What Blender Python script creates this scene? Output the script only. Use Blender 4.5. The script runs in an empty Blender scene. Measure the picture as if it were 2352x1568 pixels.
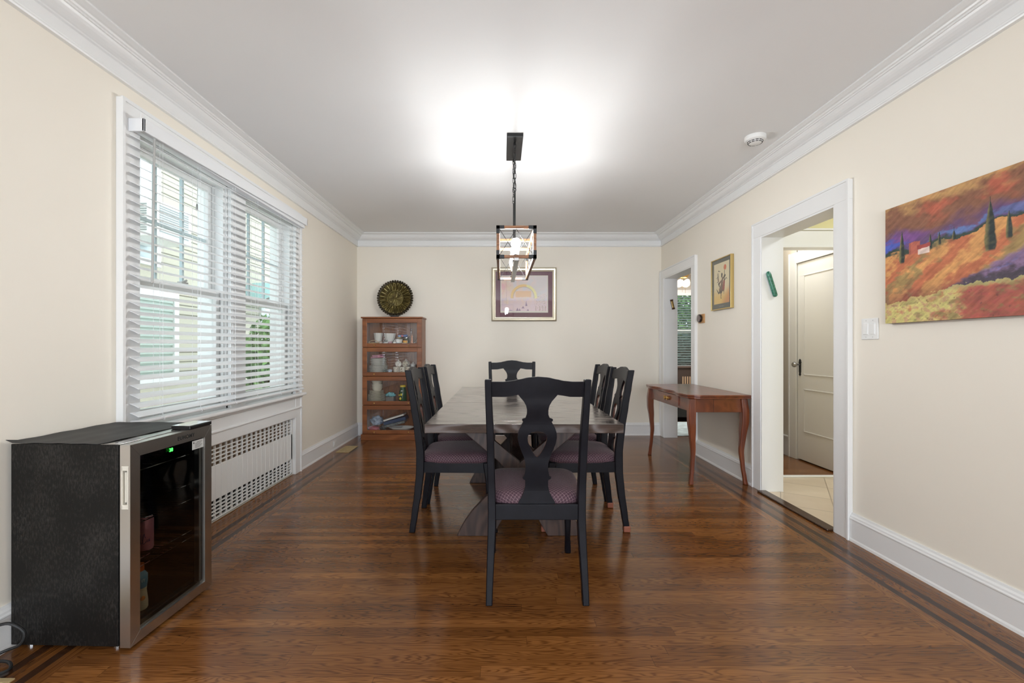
import bpy, bmesh, math, random
from mathutils import Vector, Matrix, noise as mnoise
random.seed(7)
PI = math.pi
SC = bpy.context.scene
COL = SC.collection

# ------------------------------------------------------------ helpers
def s2l(c):
    return c / 12.92 if c <= .04045 else ((c + .055) / 1.055) ** 2.4
def rgb(r, g, b):
    return (s2l(r / 255), s2l(g / 255), s2l(b / 255))
def bmn():
    return bmesh.new()
def bevel_geom(bm, verts, off, seg=2):
    edges = list({e for v in verts for e in v.link_edges})
    bmesh.ops.bevel(bm, geom=edges, offset=off, segments=seg, affect='EDGES', profile=.5)
def box(bm, x0, x1, y0, y1, z0, z1, bev=0, M=None, seg=2):
    P = [(x0, y0, z0), (x1, y0, z0), (x1, y1, z0), (x0, y1, z0), (x0, y0, z1), (x1, y0, z1), (x1, y1, z1), (x0, y1, z1)]
    P = [Vector(p) for p in P]
    if M is not None: P = [M @ p for p in P]
    v = [bm.verts.new(p) for p in P]
    for f in ((0, 3, 2, 1), (4, 5, 6, 7), (0, 1, 5, 4), (1, 2, 6, 5), (2, 3, 7, 6), (3, 0, 4, 7)):
        bm.faces.new([v[i] for i in f])
    if bev: bevel_geom(bm, v, bev, seg)
    return bm
def rings(bm, R, cap=True, closed=False):
    """loft a list of point rings"""
    V = [[bm.verts.new(p) for p in r] for r in R]
    n = len(V[0])
    m = len(V)
    for i in range(m if closed else m - 1):
        a, b = V[i], V[(i + 1) % m]
        for j in range(n):
            k = (j + 1) % n
            bm.faces.new((a[j], a[k], b[k], b[j]))
    if cap and not closed:
        bm.faces.new(list(reversed(V[0]))); bm.faces.new(V[-1])
    return bm
def cyl(bm, p0, p1, r0, r1=None, n=16, cap=True):
    if r1 is None: r1 = r0
    p0, p1 = Vector(p0), Vector(p1)
    d = (p1 - p0).normalized()
    a = d.orthogonal().normalized(); b = d.cross(a)
    f = lambda p, r: [p + r * (math.cos(2 * PI * i / n) * a + math.sin(2 * PI * i / n) * b) for i in range(n)]
    return rings(bm, [f(p0, r0), f(p1, r1)], cap)
def tube(bm, pts, r, n=8, closed=False):
    pts = [Vector(p) for p in pts]
    R = []
    m = len(pts)
    up = None
    for i, p in enumerate(pts):
        if closed: d = pts[(i + 1) % m] - pts[i - 1]
        else: d = pts[min(i + 1, m - 1)] - pts[max(i - 1, 0)]
        d.normalize()
        if up is None: up = d.orthogonal().normalized()
        up = (up - d * up.dot(d)).normalized()
        b = d.cross(up)
        rr = r[i] if isinstance(r, (list, tuple)) else r
        R.append([p + rr * (math.cos(2 * PI * j / n) * up + math.sin(2 * PI * j / n) * b) for j in range(n)])
    return rings(bm, R, True, closed)
def lathe(bm, prof, c=(0, 0, 0), n=32, M=None, wob=None):
    """profile of (r, z) about Z through c; M an optional 4x4 applied about c"""
    R = []
    c = Vector(c)
    for r, z in prof:
        ring = []
        for i in range(n):
            a = 2 * PI * i / n
            rr = r if wob is None else r * wob(a, z)
            p = Vector((rr * math.cos(a), rr * math.sin(a), z))
            if M is not None: p = M @ p
            ring.append(c + p)
        R.append(ring)
    rings(bm, R, True)
    bmesh.ops.remove_doubles(bm, verts=bm.verts, dist=1e-6)
    return bm
def ball(bm, c, r, seg=12, rg=8, M=None):
    mt = Matrix.Translation(c)
    if M is not None: mt = mt @ M
    sx = r if isinstance(r, (tuple, list)) else (r, r, r)
    bmesh.ops.create_uvsphere(bm, u_segments=seg, v_segments=rg, radius=1, matrix=mt @ Matrix.Diagonal((*sx, 1)))
    return bm
def prism(bm, poly, f, w0, w1):
    a = [bm.verts.new(f(u, v, w0)) for u, v in poly]
    b = [bm.verts.new(f(u, v, w1)) for u, v in poly]
    n = len(poly)
    bm.faces.new(a); bm.faces.new(list(reversed(b)))
    for i in range(n):
        bm.faces.new((a[i], b[i], b[(i + 1) % n], a[(i + 1) % n]))
    return bm
def wpos(o):
    v = Vector((0, 0, 0))
    while o is not None:
        v += o.location; o = o.parent
    return v
def obj(name, bm, mat, parent=None, smooth=False, local=False, keep=False, bev=0, ang=40, **props):
    bmesh.ops.recalc_face_normals(bm, faces=bm.faces)
    me = bpy.data.meshes.new(name)
    loc = Vector((0, 0, 0))
    if parent is not None:
        if not local: bmesh.ops.translate(bm, verts=bm.verts, vec=-wpos(parent))
    elif not keep and not local:
        xs = [v.co for v in bm.verts]
        lo = Vector([min(p[i] for p in xs) for i in range(3)]); hi = Vector([max(p[i] for p in xs) for i in range(3)])
        loc = Vector(((lo.x + hi.x) / 2, (lo.y + hi.y) / 2, lo.z))
        bmesh.ops.translate(bm, verts=bm.verts, vec=-loc)
    bm.to_mesh(me); bm.free()
    mats = mat if isinstance(mat, (list, tuple)) else [mat]
    for m in mats: me.materials.append(m)
    if smooth:
        me.polygons.foreach_set('use_smooth', [True] * len(me.polygons))
        me.set_sharp_from_angle(angle=math.radians(ang))
    o = bpy.data.objects.new(name, me); COL.objects.link(o)
    o.location = loc
    if parent is not None: o.parent = parent
    if bev:
        b = o.modifiers.new('bevel', 'BEVEL'); b.width = bev; b.segments = 2; b.limit_method = 'ANGLE'; b.angle_limit = math.radians(35)
    for k, v in props.items(): o[k] = v
    return o
def tag(o, label, cat, group=None, kind=None):
    o['label'] = label; o['category'] = cat
    if group: o['group'] = group
    if kind: o['kind'] = kind
    return o
def thing(name, label, cat, loc=(0, 0, 0), rz=0, group=None):
    o = bpy.data.objects.new(name, None); COL.objects.link(o)
    o.location = loc; o.rotation_euler = (0, 0, rz); o.empty_display_size = .05
    return tag(o, label, cat, group)
def struct(name, bm, mat, parent=None, **k):
    o = obj(name, bm, mat, parent, keep=True, **k)
    if parent is None: o['kind'] = 'structure'
    return o
def dup(root, loc, rz=0, label=None, rot=None):
    def cp(o, p):
        c = o.copy(); COL.objects.link(c); c.parent = p
        for ch in list(o.children): cp(ch, c)
        return c
    r = cp(root, None); r.location = loc; r.rotation_euler = rot if rot else (0, 0, rz)
    if label: r['label'] = label
    return r
def text_bm(s, size, ext, M, bold=False, shear=0, space=1.0):
    cu = bpy.data.curves.new('txt', 'FONT'); cu.body = s; cu.size = size; cu.extrude = ext
    cu.align_x = 'CENTER'; cu.align_y = 'CENTER'; cu.shear = shear; cu.space_character = space
    if bold: cu.offset = size * .018
    o = bpy.data.objects.new('txt', cu); COL.objects.link(o)
    dg = bpy.context.evaluated_depsgraph_get(); dg.update()
    me = bpy.data.meshes.new_from_object(o.evaluated_get(dg))
    bm = bmn(); bm.from_mesh(me); bmesh.ops.transform(bm, matrix=M, verts=bm.verts)
    bpy.data.objects.remove(o); bpy.data.curves.remove(cu); bpy.data.meshes.remove(me)
    return bm
def interp(tab, x):
    if x <= tab[0][0]: return tab[0][1]
    for (a, p), (b, q) in zip(tab, tab[1:]):
        if x <= b:
            t = (x - a) / (b - a); t = t * t * (3 - 2 * t) * .5 + t * .5
            return p + (q - p) * t
    return tab[-1][1]

# ------------------------------------------------------------ materials
class NT:
    def __init__(s, name):
        s.m = bpy.data.materials.new(name); s.m.use_nodes = True
        s.t = s.m.node_tree; s.b = s.t.nodes['Principled BSDF']; s.out = s.t.nodes['Material Output']
    def n(s, typ, props=None, **inp):
        nd = s.t.nodes.new(typ)
        for k, v in (props or {}).items(): setattr(nd, k, v)
        for k, v in inp.items():
            k = int(k[1:]) if k[0] == '_' and k[1:].isdigit() else k.replace('_', ' ')
            s.set(nd.inputs[k], v)
        return nd
    def set(s, sock, v):
        if isinstance(v, bpy.types.NodeSocket): s.t.links.new(v, sock)
        elif isinstance(v, bpy.types.Node): s.t.links.new(v.outputs[0], sock)
        else:
            if sock.type == 'RGBA' and len(v) == 3: v = (*v, 1)
            sock.default_value = v
    def ma(s, op, a, b=0.0, c=None):
        k = dict(_0=a, _1=b)
        if c is not None: k['_2'] = c
        return s.n('ShaderNodeMath', {'operation': op}, **k).outputs[0]
    def ramp(s, fac, stops):
        nd = s.n('ShaderNodeValToRGB', Fac=fac)
        e = nd.color_ramp.elements
        while len(e) < len(stops): e.new(.5)
        for el, (p, c) in zip(e, stops): el.position = p; el.color = (*c, 1)
        return nd.outputs[0]
    def mix(s, fac, a, b, typ='MIX'):
        nd = s.n('ShaderNodeMix', {'data_type': 'RGBA', 'blend_type': typ})
        s.set(nd.inputs[0], fac); s.set(nd.inputs[6], a); s.set(nd.inputs[7], b)
        return nd.outputs[2]
    def obj(s): return s.n('ShaderNodeTexCoord').outputs['Object']
    def noise(s, vec, scale, detail=3, rough=.5, dist=0):
        return s.n('ShaderNodeTexNoise', Vector=vec, Scale=scale, Detail=detail, Roughness=rough, Distortion=dist).outputs[0]
    def mapping(s, vec, scale=(1, 1, 1), rot=(0, 0, 0), loc=(0, 0, 0)):
        return s.n('ShaderNodeMapping', Vector=vec, Scale=scale, Rotation=rot, Location=loc).outputs[0]
    def bump(s, h, strength=.2, dist=.01):
        nd = s.n('ShaderNodeBump', Strength=strength, Distance=dist, Height=h)
        s.set(s.b.inputs['Normal'], nd.outputs[0])
    def P(s, **k):
        for kk, v in k.items(): s.set(s.b.inputs[kk.replace('_', ' ')], v)
        return s.m
def flat(name, c, rough=.5, metal=0, coat=0, spec=.5, var=0, vs=8):
    g = NT(name)
    col = c
    if var:
        nz = g.noise(g.obj(), vs, 4)
        a = tuple(x * (1 - var) for x in c); b = tuple(min(1, x * (1 + var)) for x in c)
        col = g.ramp(nz, [(.3, a), (.7, b)])
    return g.P(Base_Color=col, Roughness=rough, Metallic=metal, Coat_Weight=coat, Specular_IOR_Level=spec)
def glow(name, c, st):
    g = NT(name)
    return g.P(Base_Color=c, Emission_Color=c, Emission_Strength=st)
def clear(name, tint=(1, 1, 1), rough=0.0, refl=1.0):
    g = NT(name)
    fc = g.n('ShaderNodeLayerWeight', Blend=.5).outputs['Facing']
    fr = g.ma('MULTIPLY', g.ma('MULTIPLY_ADD', g.ma('POWER', fc, 5.0), .96, .04), refl)
    fr = g.ma('MINIMUM', fr, 1.0)
    tr = g.n('ShaderNodeBsdfTransparent', Color=tint)
    gl = g.n('ShaderNodeBsdfGlossy', Color=(1, 1, 1), Roughness=rough)
    mx = g.n('ShaderNodeMixShader', _0=fr, _1=tr, _2=gl)
    g.t.links.new(mx.outputs[0], g.out.inputs[0])
    return g.m
def plank_mat(name, axis, w, L, cols, rough=.25, gap=.022, grain=1.0, tint=1.0):
    """boards running along axis 0 (X) or 1 (Y)"""
    g = NT(name)
    xyz = g.n('ShaderNodeSeparateXYZ', Vector=g.obj())
    u, v = xyz.outputs[axis], xyz.outputs[1 - axis]
    vw = g.ma('DIVIDE', v, w)
    row = g.ma('FLOOR', vw)
    wn = g.n('ShaderNodeTexWhiteNoise', {'noise_dimensions': '1D'}, W=row).outputs[0]
    u2 = g.ma('ADD', u, g.ma('MULTIPLY', wn, 7.3))
    ul = g.ma('DIVIDE', u2, L)
    pl = g.ma('FLOOR', ul)
    idv = g.n('ShaderNodeCombineXYZ', X=row, Y=pl)
    rnd = g.n('ShaderNodeTexWhiteNoise', {'noise_dimensions': '2D'}, Vector=idv.outputs[0])
    r1 = rnd.outputs[0]
    off = g.ma('MULTIPLY', r1, 53.0)
    gv = g.n('ShaderNodeCombineXYZ', X=g.ma('ADD', g.ma('MULTIPLY', u2, 1.6), off), Y=g.ma('ADD', g.ma('MULTIPLY', v, 17.0), off), Z=off).outputs[0]
    cont = g.noise(gv, 1.0, 2.5, .45, .25)
    wave = g.ma('MULTIPLY_ADD', g.ma('SINE', g.ma('MULTIPLY', cont, 150.0)), .5, .5)
    wave = g.ma('SUBTRACT', 1.0, g.ma('POWER', wave, 3.0))
    fv = g.n('ShaderNodeCombineXYZ', X=g.ma('MULTIPLY', u2, 5.0), Y=g.ma('MULTIPLY', v, 240.0), Z=off).outputs[0]
    fine = g.noise(fv, 1.0, 4, .6)
    tone = g.ma('ADD', g.ma('MULTIPLY_ADD', r1, .24, .08), g.ma('ADD', g.ma('MULTIPLY', wave, .24 * grain), g.ma('MULTIPLY_ADD', fine, .26, -.02)))
    col = g.ramp(tone, cols)
    fr = g.ma('FRACT', vw)
    e1 = g.ma('LESS_THAN', fr, gap)
    e2 = g.ma('LESS_THAN', g.ma('FRACT', ul), .0022 / L)
    edge = g.ma('MAXIMUM', e1, e2)
    col = g.mix(g.ma('MULTIPLY', edge, .42), col, (.012, .006, .003))
    hgt = g.ma('SUBTRACT', g.ma('MULTIPLY', fine, .25), edge)
    g.bump(hgt, .05, .001)
    rg = g.ma('ADD', rough - .04, g.ma('MULTIPLY', fine, .10))
    return g.P(Base_Color=col, Roughness=rg, Specular_IOR_Level=.46)
def wood(name, cols, axis=0, scale=1.0, rough=.35, ring=4.0, dist=5.0, coat=0, bump=.08, rvar=0):
    """plain sawn timber, grain along an axis"""
    g = NT(name)
    st = [6.0, 6.0, 6.0]; st[axis] = 1.1
    v = g.mapping(g.obj(), tuple(x * scale for x in st))
    wv = g.ma('MULTIPLY_ADD', g.ma('SINE', g.ma('MULTIPLY', g.noise(v, 1.0, 2.5, .45, .3), ring * 16.0)), .5, .5)
    sf = [220.0, 220.0, 220.0]; sf[axis] = 6.0
    fine = g.noise(g.mapping(g.obj(), tuple(x * scale for x in sf)), 1.0, 3, .6)
    t = g.ma('ADD', g.ma('MULTIPLY', wv, .36), g.ma('MULTIPLY_ADD', fine, .5, .08))
    g.bump(fine, bump * .5, .0008)
    if rvar: rough = g.ma('MULTIPLY_ADD', g.ma('POWER', wv, 3.0), rvar, rough)
    return g.P(Base_Color=g.ramp(t, cols), Roughness=rough, Coat_Weight=coat, Coat_Roughness=rough if rvar else .15)

FL = [(.16, (.050, .0170, .0045)), (.48, (.155, .057, .0145)), (.84, (.335, .140, .038))]
M = {}
M['floor'] = plank_mat('oak_boards_across', 0, .0572, 1.35, FL, .19)
M['floor_y'] = plank_mat('oak_boards_along', 1, .0572, 1.6, FL, .19)
M['floor_dark'] = plank_mat('walnut_strip', 1, .2, 1.9, [(.2, (.022, .0085, .004)), (.8, (.06, .025, .011))], .22, gap=.0)
M['floor_dark_x'] = plank_mat('walnut_strip_across', 0, .2, 1.9, [(.2, (.022, .0085, .004)), (.8, (.06, .025, .011))], .22, gap=.0)
def plaster(name, c, rough=.6, bs=.06):
    g = NT(name)
    o = g.obj()
    a = g.noise(g.mapping(o, (700, 700, 260)), 1.0, 2)
    b = g.noise(o, 1.3, 2)
    g.bump(a, bs, .001)
    return g.P(Base_Color=g.ramp(b, [(.2, tuple(x * .975 for x in c)), (.8, c)]), Roughness=rough)
M['wall'] = plaster('cream_wall', (.85, .795, .695))
M['ceil'] = plaster('white_ceiling', (.81, .81, .805), .8)
M['trim'] = flat('white_trim_paint', (.80, .80, .79), .32)
M['white'] = flat('white_plastic', (.82, .82, .80), .4)
M['yellow'] = plaster('pale_yellow_wall', (.78, .72, .40))
M['beige'] = plaster('hall_wall', (.66, .58, .46))
M['roomw'] = plaster('grey_room_wall', (.62, .58, .52))
M['blind'] = flat('blind_white', (.80, .81, .82), .35)
M['glass'] = clear('window_glass', (.93, .96, .96))
M['muntin'] = flat('storm_sash_grey', (.52, .62, .64), .4)
M['black'] = flat('black_lacquer', (.0055, .0052, .0075), .34, spec=.17, var=.25, vs=20)
M['blackmetal'] = flat('black_metal', (.012, .012, .012), .42, .3)
M['rubwear'] = flat('worn_brown_edge', (.085, .03, .018), .4)
M['sock'] = flat('brown_leg_tip', (.24, .075, .04), .6)
def fabric():
    g = NT('plum_damask')
    o = g.obj()
    at = g.n('ShaderNodeAttribute', {'attribute_name': 'weave'})
    xyz = g.n('ShaderNodeSeparateXYZ', Vector=at.outputs['Vector'])
    ab = (g.ma('MULTIPLY', g.ma('ADD', xyz.outputs[0], xyz.outputs[1]), .7071), g.ma('MULTIPLY', g.ma('SUBTRACT', xyz.outputs[0], xyz.outputs[1]), .7071))
    d = None
    for ax in (0, 1):
        f = g.ma('FRACT', g.ma('DIVIDE', ab[ax], .0135))
        l = g.ma('LESS_THAN', g.ma('ABSOLUTE', g.ma('SUBTRACT', f, .5)), .055)
        d = l if d is None else g.ma('MAXIMUM', d, l)
    nz = g.noise(o, 260, 2)
    br = g.noise(o, 420, 2)
    d = g.ma('MULTIPLY', d, g.ma('GREATER_THAN', br, .43))
    base = g.ramp(nz, [(.3, (.040, .0155, .026)), (.7, (.070, .029, .043))])
    col = g.mix(g.ma('MULTIPLY', d, .75), base, (.30, .20, .21))
    g.bump(nz, .2, .002)
    return g.P(Base_Color=col, Roughness=.75, Sheen_Weight=.08, Sheen_Roughness=.4)
M['fabric'] = fabric()
GT = [(.25, (.024, .0155, .0125)), (.5, (.050, .034, .028)), (.8, (.088, .062, .052))]
M['tabletop'] = wood('grey_brown_ash', GT, 0, .8, .13, 7.0, bump=.015, coat=.6, rvar=.14)
M['tableleg'] = wood('grey_brown_ash_leg', [(p, (c[0] * .9, c[1] * .72, c[2] * .66)) for p, c in GT], 2, 1.0, .5, 5.0, 4.0)
CH = [(.1, (.125, .036, .0095)), (.5, (.225, .072, .019)), (.95, (.32, .115, .033))]
M['cherry'] = wood('cherry_cabinet', CH, 0, .8, .32, 2.2, 4.0)
M['cherry_v'] = wood('cherry_cabinet_upright', CH, 2, 1.2, .32, 4.0, 4.0)
CC = [(.2, (.105, .022, .007)), (.5, (.155, .036, .011)), (.85, (.225, .06, .018))]
M['console'] = wood('red_cherry', CC, 1, 1.0, .28, 2.0, 3.0, coat=.3)
M['console_v'] = wood('red_cherry_leg', CC, 2, 1.0, .3, 2.0, 3.0, coat=.3)
M['lampwood'] = wood('lamp_wood', [(.2, (.16, .062, .024)), (.8, (.36, .16, .065))], 0, 2, .5)
M['brass'] = flat('brass', (.62, .38, .12), .28, 1.0)
M['brassvent'] = flat('brass_vent', (.48, .36, .18), .45, .2)
M['steel'] = NT('brushed_steel').P(Base_Color=(.60, .58, .55), Roughness=.3, Metallic=1.0)
M['steeldark'] = flat('dark_steel', (.35, .34, .33), .3, 1.0)  # a darker steel for small metal parts
M['chrome'] = flat('chrome', (.75, .75, .75), .08, 1.0)
def cooler_side():
    g = NT('mottled_black_steel')
    o = g.obj()
    a = g.noise(g.mapping(o, (150, 150, 55)), 1, 3, .7)
    b = g.noise(o, 5, 3)
    c = g.ma('MULTIPLY', a, g.ma('ADD', b, .35))
    col = g.ramp(c, [(.40, (.006, .0055, .005)), (.78, (.05, .045, .04))])
    g.bump(a, .15, .002)
    return g.P(Base_Color=col, Roughness=.45, Specular_IOR_Level=.22)
M['cooler'] = cooler_side()
M['liner'] = flat('black_liner', (.006, .006, .006), .35)
M['coolglass'] = clear('tinted_glass', (.66, .66, .64), 0.0, .9)
M['cabglass'] = clear('cabinet_glass', (.96, .965, .965), 0.0, 1.05)
M['picglass'] = clear('picture_glass', (1, 1, 1), 0.0, .8)
M['mat_cloth'] = flat('black_rubber_mat', (.022, .022, .022), .6, var=.2, vs=150)
M['label'] = flat('silver_label', (.55, .55, .53), .4)
M['bulb'] = glow('lit_bulb', (.945, .97, .985), 235.0)
M['fanbulb'] = glow('lit_shade', (1.0, .88, .68), 6.0)
M['led'] = glow('green_led', (.05, 1.0, .08), 3.0)
M['gold'] = NT('champagne_gold').P(Base_Color=(.72, .655, .51), Roughness=.36, Metallic=.8)
M['goldframe'] = NT('gold_frame').P(Base_Color=(.62, .46, .19), Roughness=.3, Metallic=.9)
M['plum'] = flat('plum_mat', (.15, .055, .08), .6)
M['greymat'] = flat('green_grey_mat', (.075, .08, .066), .6)
M['ivory'] = flat('ivory_paper', (.78, .74, .66), .6)
M['ceramic'] = flat('white_ceramic', (.86, .845, .79), .22)
M['cream'] = flat('cream_ceramic', (.80, .75, .62), .28)
M['tan'] = flat('tan_radiator', (.36, .25, .16), .6)
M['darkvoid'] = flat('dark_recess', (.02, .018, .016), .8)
M['rubber'] = flat('black_rubber', (.012, .012, .012), .5)
M['green_glass'] = flat('green_stone', (.05, .19, .13), .25, var=.5, vs=60)
M['tileb'] = None
def vcol(name, rough=.5, coat=0, spec=.3):
    g = NT(name)
    at = g.n('ShaderNodeAttribute', {'attribute_name': 'paint'})
    return g.P(Base_Color=at.outputs['Color'], Roughness=rough, Coat_Weight=coat, Coat_Roughness=.03, Specular_IOR_Level=spec)
M['canvas'] = vcol('painted_canvas', .55)
M['print'] = vcol('printed_paper', .5)
def tile_mat():
    g = NT('cream_floor_tile')
    o = g.mapping(g.obj(), (1, 1, 1), (0, 0, .55))
    br = g.n('ShaderNodeTexBrick', {'offset': 0.0}, Vector=o, Color1=(.60, .50, .38), Color2=(.68, .58, .45), Mortar=(.33, .27, .2), Scale=1.0, Mortar_Size=.004, Brick_Width=.33, Row_Height=.33)
    nz = g.noise(g.obj(), 9, 5, .6)
    return g.P(Base_Color=g.mix(g.ma('MULTIPLY', nz, .4), br.outputs[0], (.45, .33, .22)), Roughness=.3)
M['tile'] = tile_mat()
# ------------------------------------------------------------ camera
cam = bpy.data.cameras.new('camera'); cam.lens = 16.0; cam.sensor_width = 36.0
cam.shift_x = 24 / 2352; cam.shift_y = 14 / 2352; cam.clip_start = .02
co = bpy.data.objects.new('camera', cam); COL.objects.link(co)
co.location = (0, 0, 1.16); co.rotation_euler = (PI / 2, 0, 0)
SC.camera = co

XL, XR, YB, YF, ZC = -1.914, 2.117, 6.03, -2.6, 2.656
# window opening, radiator recess, door openings
WY0, WYm0, WYm1, WY1, WZ0, WZ1 = 2.374, 3.178, 3.361, 4.165, .74, 2.291
D1a, D1b, D2a, D2b, DZ = 2.862, 3.677, 5.02, 5.88, 2.058
XO = XR + .137

# floor: field, dark feature strips and border courses, all one mesh
bm = bmn()
def rect(x0, x1, y0, y1, mi, z=0.0):
    f = bm.faces.new([bm.verts.new(p) for p in ((x0, y0, z), (x1, y0, z), (x1, y1, z), (x0, y1, z))]); f.material_index = mi
bl = [(0, .135, 1), (.135, .17, 2), (.17, .2272, 1), (.2272, .262, 2), (.262, .3192, 1)]
for a, b_, mi in bl:
    rect(XL + a, XL + b_, YF, YB - a, mi)
    rect(XR - b_, XR - a, YF, YB - a, mi)
    rect(XL + b_, XR - b_, YB - b_, YB - a, 0 if mi == 1 else 3)
bb = bl[-1][1]
rect(XL + bb, XR - bb, YF, YB - bb, 0)
o = struct('floor', bm, [M['floor'], M['floor_y'], M['floor_dark'], M['floor_dark_x']])

bm = bmn(); box(bm, XL - .2, XR + .2, YF - .2, YB + .2, ZC, ZC + .1)
struct('ceiling', bm, M['ceil'])

bm = bmn()
x0, x1 = XL - .2, XL
box(bm, x0, x1, YF, WY0, 0, ZC); box(bm, x0, x1, WY1, YB, 0, ZC)
box(bm, x0, x1, WY0, WY1, WZ1, ZC); box(bm, x0, x1, WY0, WY1, .53, WZ0)
box(bm, x0, XL - .15, WY0, WY1, 0, .53); box(bm, x0, XL, WY0, WY1, -.06, 0)
struct('wall_left', bm, M['wall'])
bm = bmn(); box(bm, XL - .2, XR + .137, YB, YB + .12, 0, ZC)
struct('wall_back', bm, M['wall'])
bm = bmn()
for a, b_ in ((YF, D1a), (D1b, D2a), (D2b, YB)): box(bm, XR, XO, a, b_, 0, ZC)
box(bm, XR, XO, D1a, D1b, DZ, ZC); box(bm, XR, XO, D2a, D2b, DZ, ZC)
struct('wall_right', bm, M['wall'])
# wall behind the photographer, with a wide opening added for the fill light
bm = bmn()
FX0, FX1, FZ0, FZ1 = -1.45, 1.65, .55, 1.98
box(bm, XL - .2, FX0, YF - .15, YF, 0, ZC); box(bm, FX1, XO, YF - .15, YF, 0, ZC)
box(bm, FX0, FX1, YF - .15, YF, 0, FZ0); box(bm, FX0, FX1, YF - .15, YF, FZ1, ZC)
struct('wall_front', bm, M['wall'])
bm = bmn()
for x in (FX0, -.4, .6, FX1 - .06): box(bm, x, x + .06, YF - .12, YF + .02, FZ0, FZ1)
for z in (FZ0, 1.24, FZ1 - .06): box(bm, FX0, FX1, YF - .12, YF + .02, z, z + .06)
struct('fill_light_frame', bm, M['trim'])  # added frame, out of view, around the fill light

# crown moulding: one mitred run around the room
prof = [(0, 2.493), (.021, 2.493), (.024, 2.500), (.020, 2.508), (.012, 2.512), (.014, 2.520), (.012, 2.524), (.012, 2.572), (.022, 2.575), (.026, 2.580), (.034, 2.583),
        (.046, 2.589), (.058, 2.599), (.067, 2.610), (.072, 2.619), (.080, 2.619), (.082, 2.626), (.090, 2.628), (.094, 2.636), (.106, 2.638), (.118, 2.643), (.129, 2.647), (.129, 2.656), (0, 2.656)]
bm = bmn()
cs = [(XL, YF, 1, 1), (XR, YF, -1, 1), (XR, YB, -1, -1), (XL, YB, 1, -1)]
rings(bm, [[(cx + d * sx, cy + d * sy, z) for d, z in prof] for cx, cy, sx, sy in cs], closed=True)
struct('trim_1', bm, M['trim'])

# baseboards
def baseboard(name, pts):
    bm = bmn()
    pr = [(0, 0), (.026, 0), (.024, .012), (.02, .02), (.02, .128), (.023, .132), (.023, .137), (.019, .142), (.017, .15), (.01, .158), (.007, .168), (0, .168)]
    for (ax, ay), (bx, by), (nx, ny) in pts:
        rings(bm, [[(px + d * nx, py + d * ny, z) for d, z in pr] for px, py in ((ax, ay), (bx, by))])
    struct(name, bm, M['trim'])
baseboard('baseboard_left', [((XL, YF), (XL, 2.257), (1, 0)), ((XL, 4.282), (XL, YB), (1, 0))])
baseboard('baseboard_right', [((XR, YF), (XR, 2.74), (-1, 0)), ((XR, 3.80), (XR, 4.92), (-1, 0))])
baseboard('baseboard_back', [((XL, YB), (XR, YB), (0, -1))])

# ------------------------------------------------------------ door casings on the right wall
def casing_right(name, a, b_, z, w=.12, far_w=None):
    far_w = far_w or w
    bm = bmn()
    xf = XR - .027
    for x_in, x_out in ((xf, XR), (XO, XO + .02)):
        box(bm, x_in, x_out, a - w, a, 0, z, .002); box(bm, x_in, x_out, b_, b_ + far_w, 0, z, .002)
        box(bm, x_in, x_out, a - w, b_ + far_w, z, z + w, .002)
    # thin back band and inner bead
    box(bm, xf - .006, xf + .005, a - w - .0015, a - w + .012, 0, z + w - .012); box(bm, xf - .006, xf + .005, b_ + far_w - .012, b_ + far_w + .0015, 0, z + w - .012)
    box(bm, xf - .006, xf + .005, a - w - .0015, b_ + far_w + .0015, z + w - .012, z + w + .0015)
    # jamb lining
    box(bm, XR - .022, XO + .015, a - .004, a + .012, 0, z - .012); box(bm, XR - .022, XO + .015, b_ - .012, b_ + .004, 0, z - .012)
    box(bm, XR - .022, XO + .015, a, b_, z - .012, z + .004)
    struct(name, bm, M['trim'])
casing_right('trim_2', D1a, D1b, DZ)
casing_right('trim_3', D2a, D2b, DZ, .105, .13)
bm = bmn(); box(bm, XR - .062, XR + .012, D1a + .012, D1b - .012, 0, .014, .006)
struct('trim_4', bm, M['floor_dark'])

# ------------------------------------------------------------ window 1: casing, stool, apron, two double-hung units
W1 = bpy.data.objects.new('window_1', None); COL.objects.link(W1); W1['kind'] = 'structure'; W1.location = (XL, 3.27, .74)
xf = XL + .03
bm = bmn()
cw = .117
box(bm, XL, xf, WY0 - cw, WY0, 0, WZ1 + cw, .003)
box(bm, XL, xf, WY1, WY1 + cw, 0, WZ1 + cw, .003)
box(bm, XL, xf, WY0, WY1, WZ1, WZ1 + cw, .003)
box(bm, XL, xf - .004, WYm0, WYm1, WZ0, WZ1, .003)
box(bm, xf - .003, xf + .008, WY0 - cw - .0015, WY0 - cw + .016, 0, WZ1 + cw - .016); box(bm, xf - .003, xf + .008, WY1 + cw - .016, WY1 + cw + .0015, 0, WZ1 + cw - .016)
box(bm, xf - .003, xf + .008, WY0 - cw - .0015, WY1 + cw + .0015, WZ1 + cw - .016, WZ1 + cw + .0015)
box(bm, xf - .003, xf + .004, WY0 - .02, WY1 + .02, WZ1 + .006, WZ1 + .014)
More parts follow.
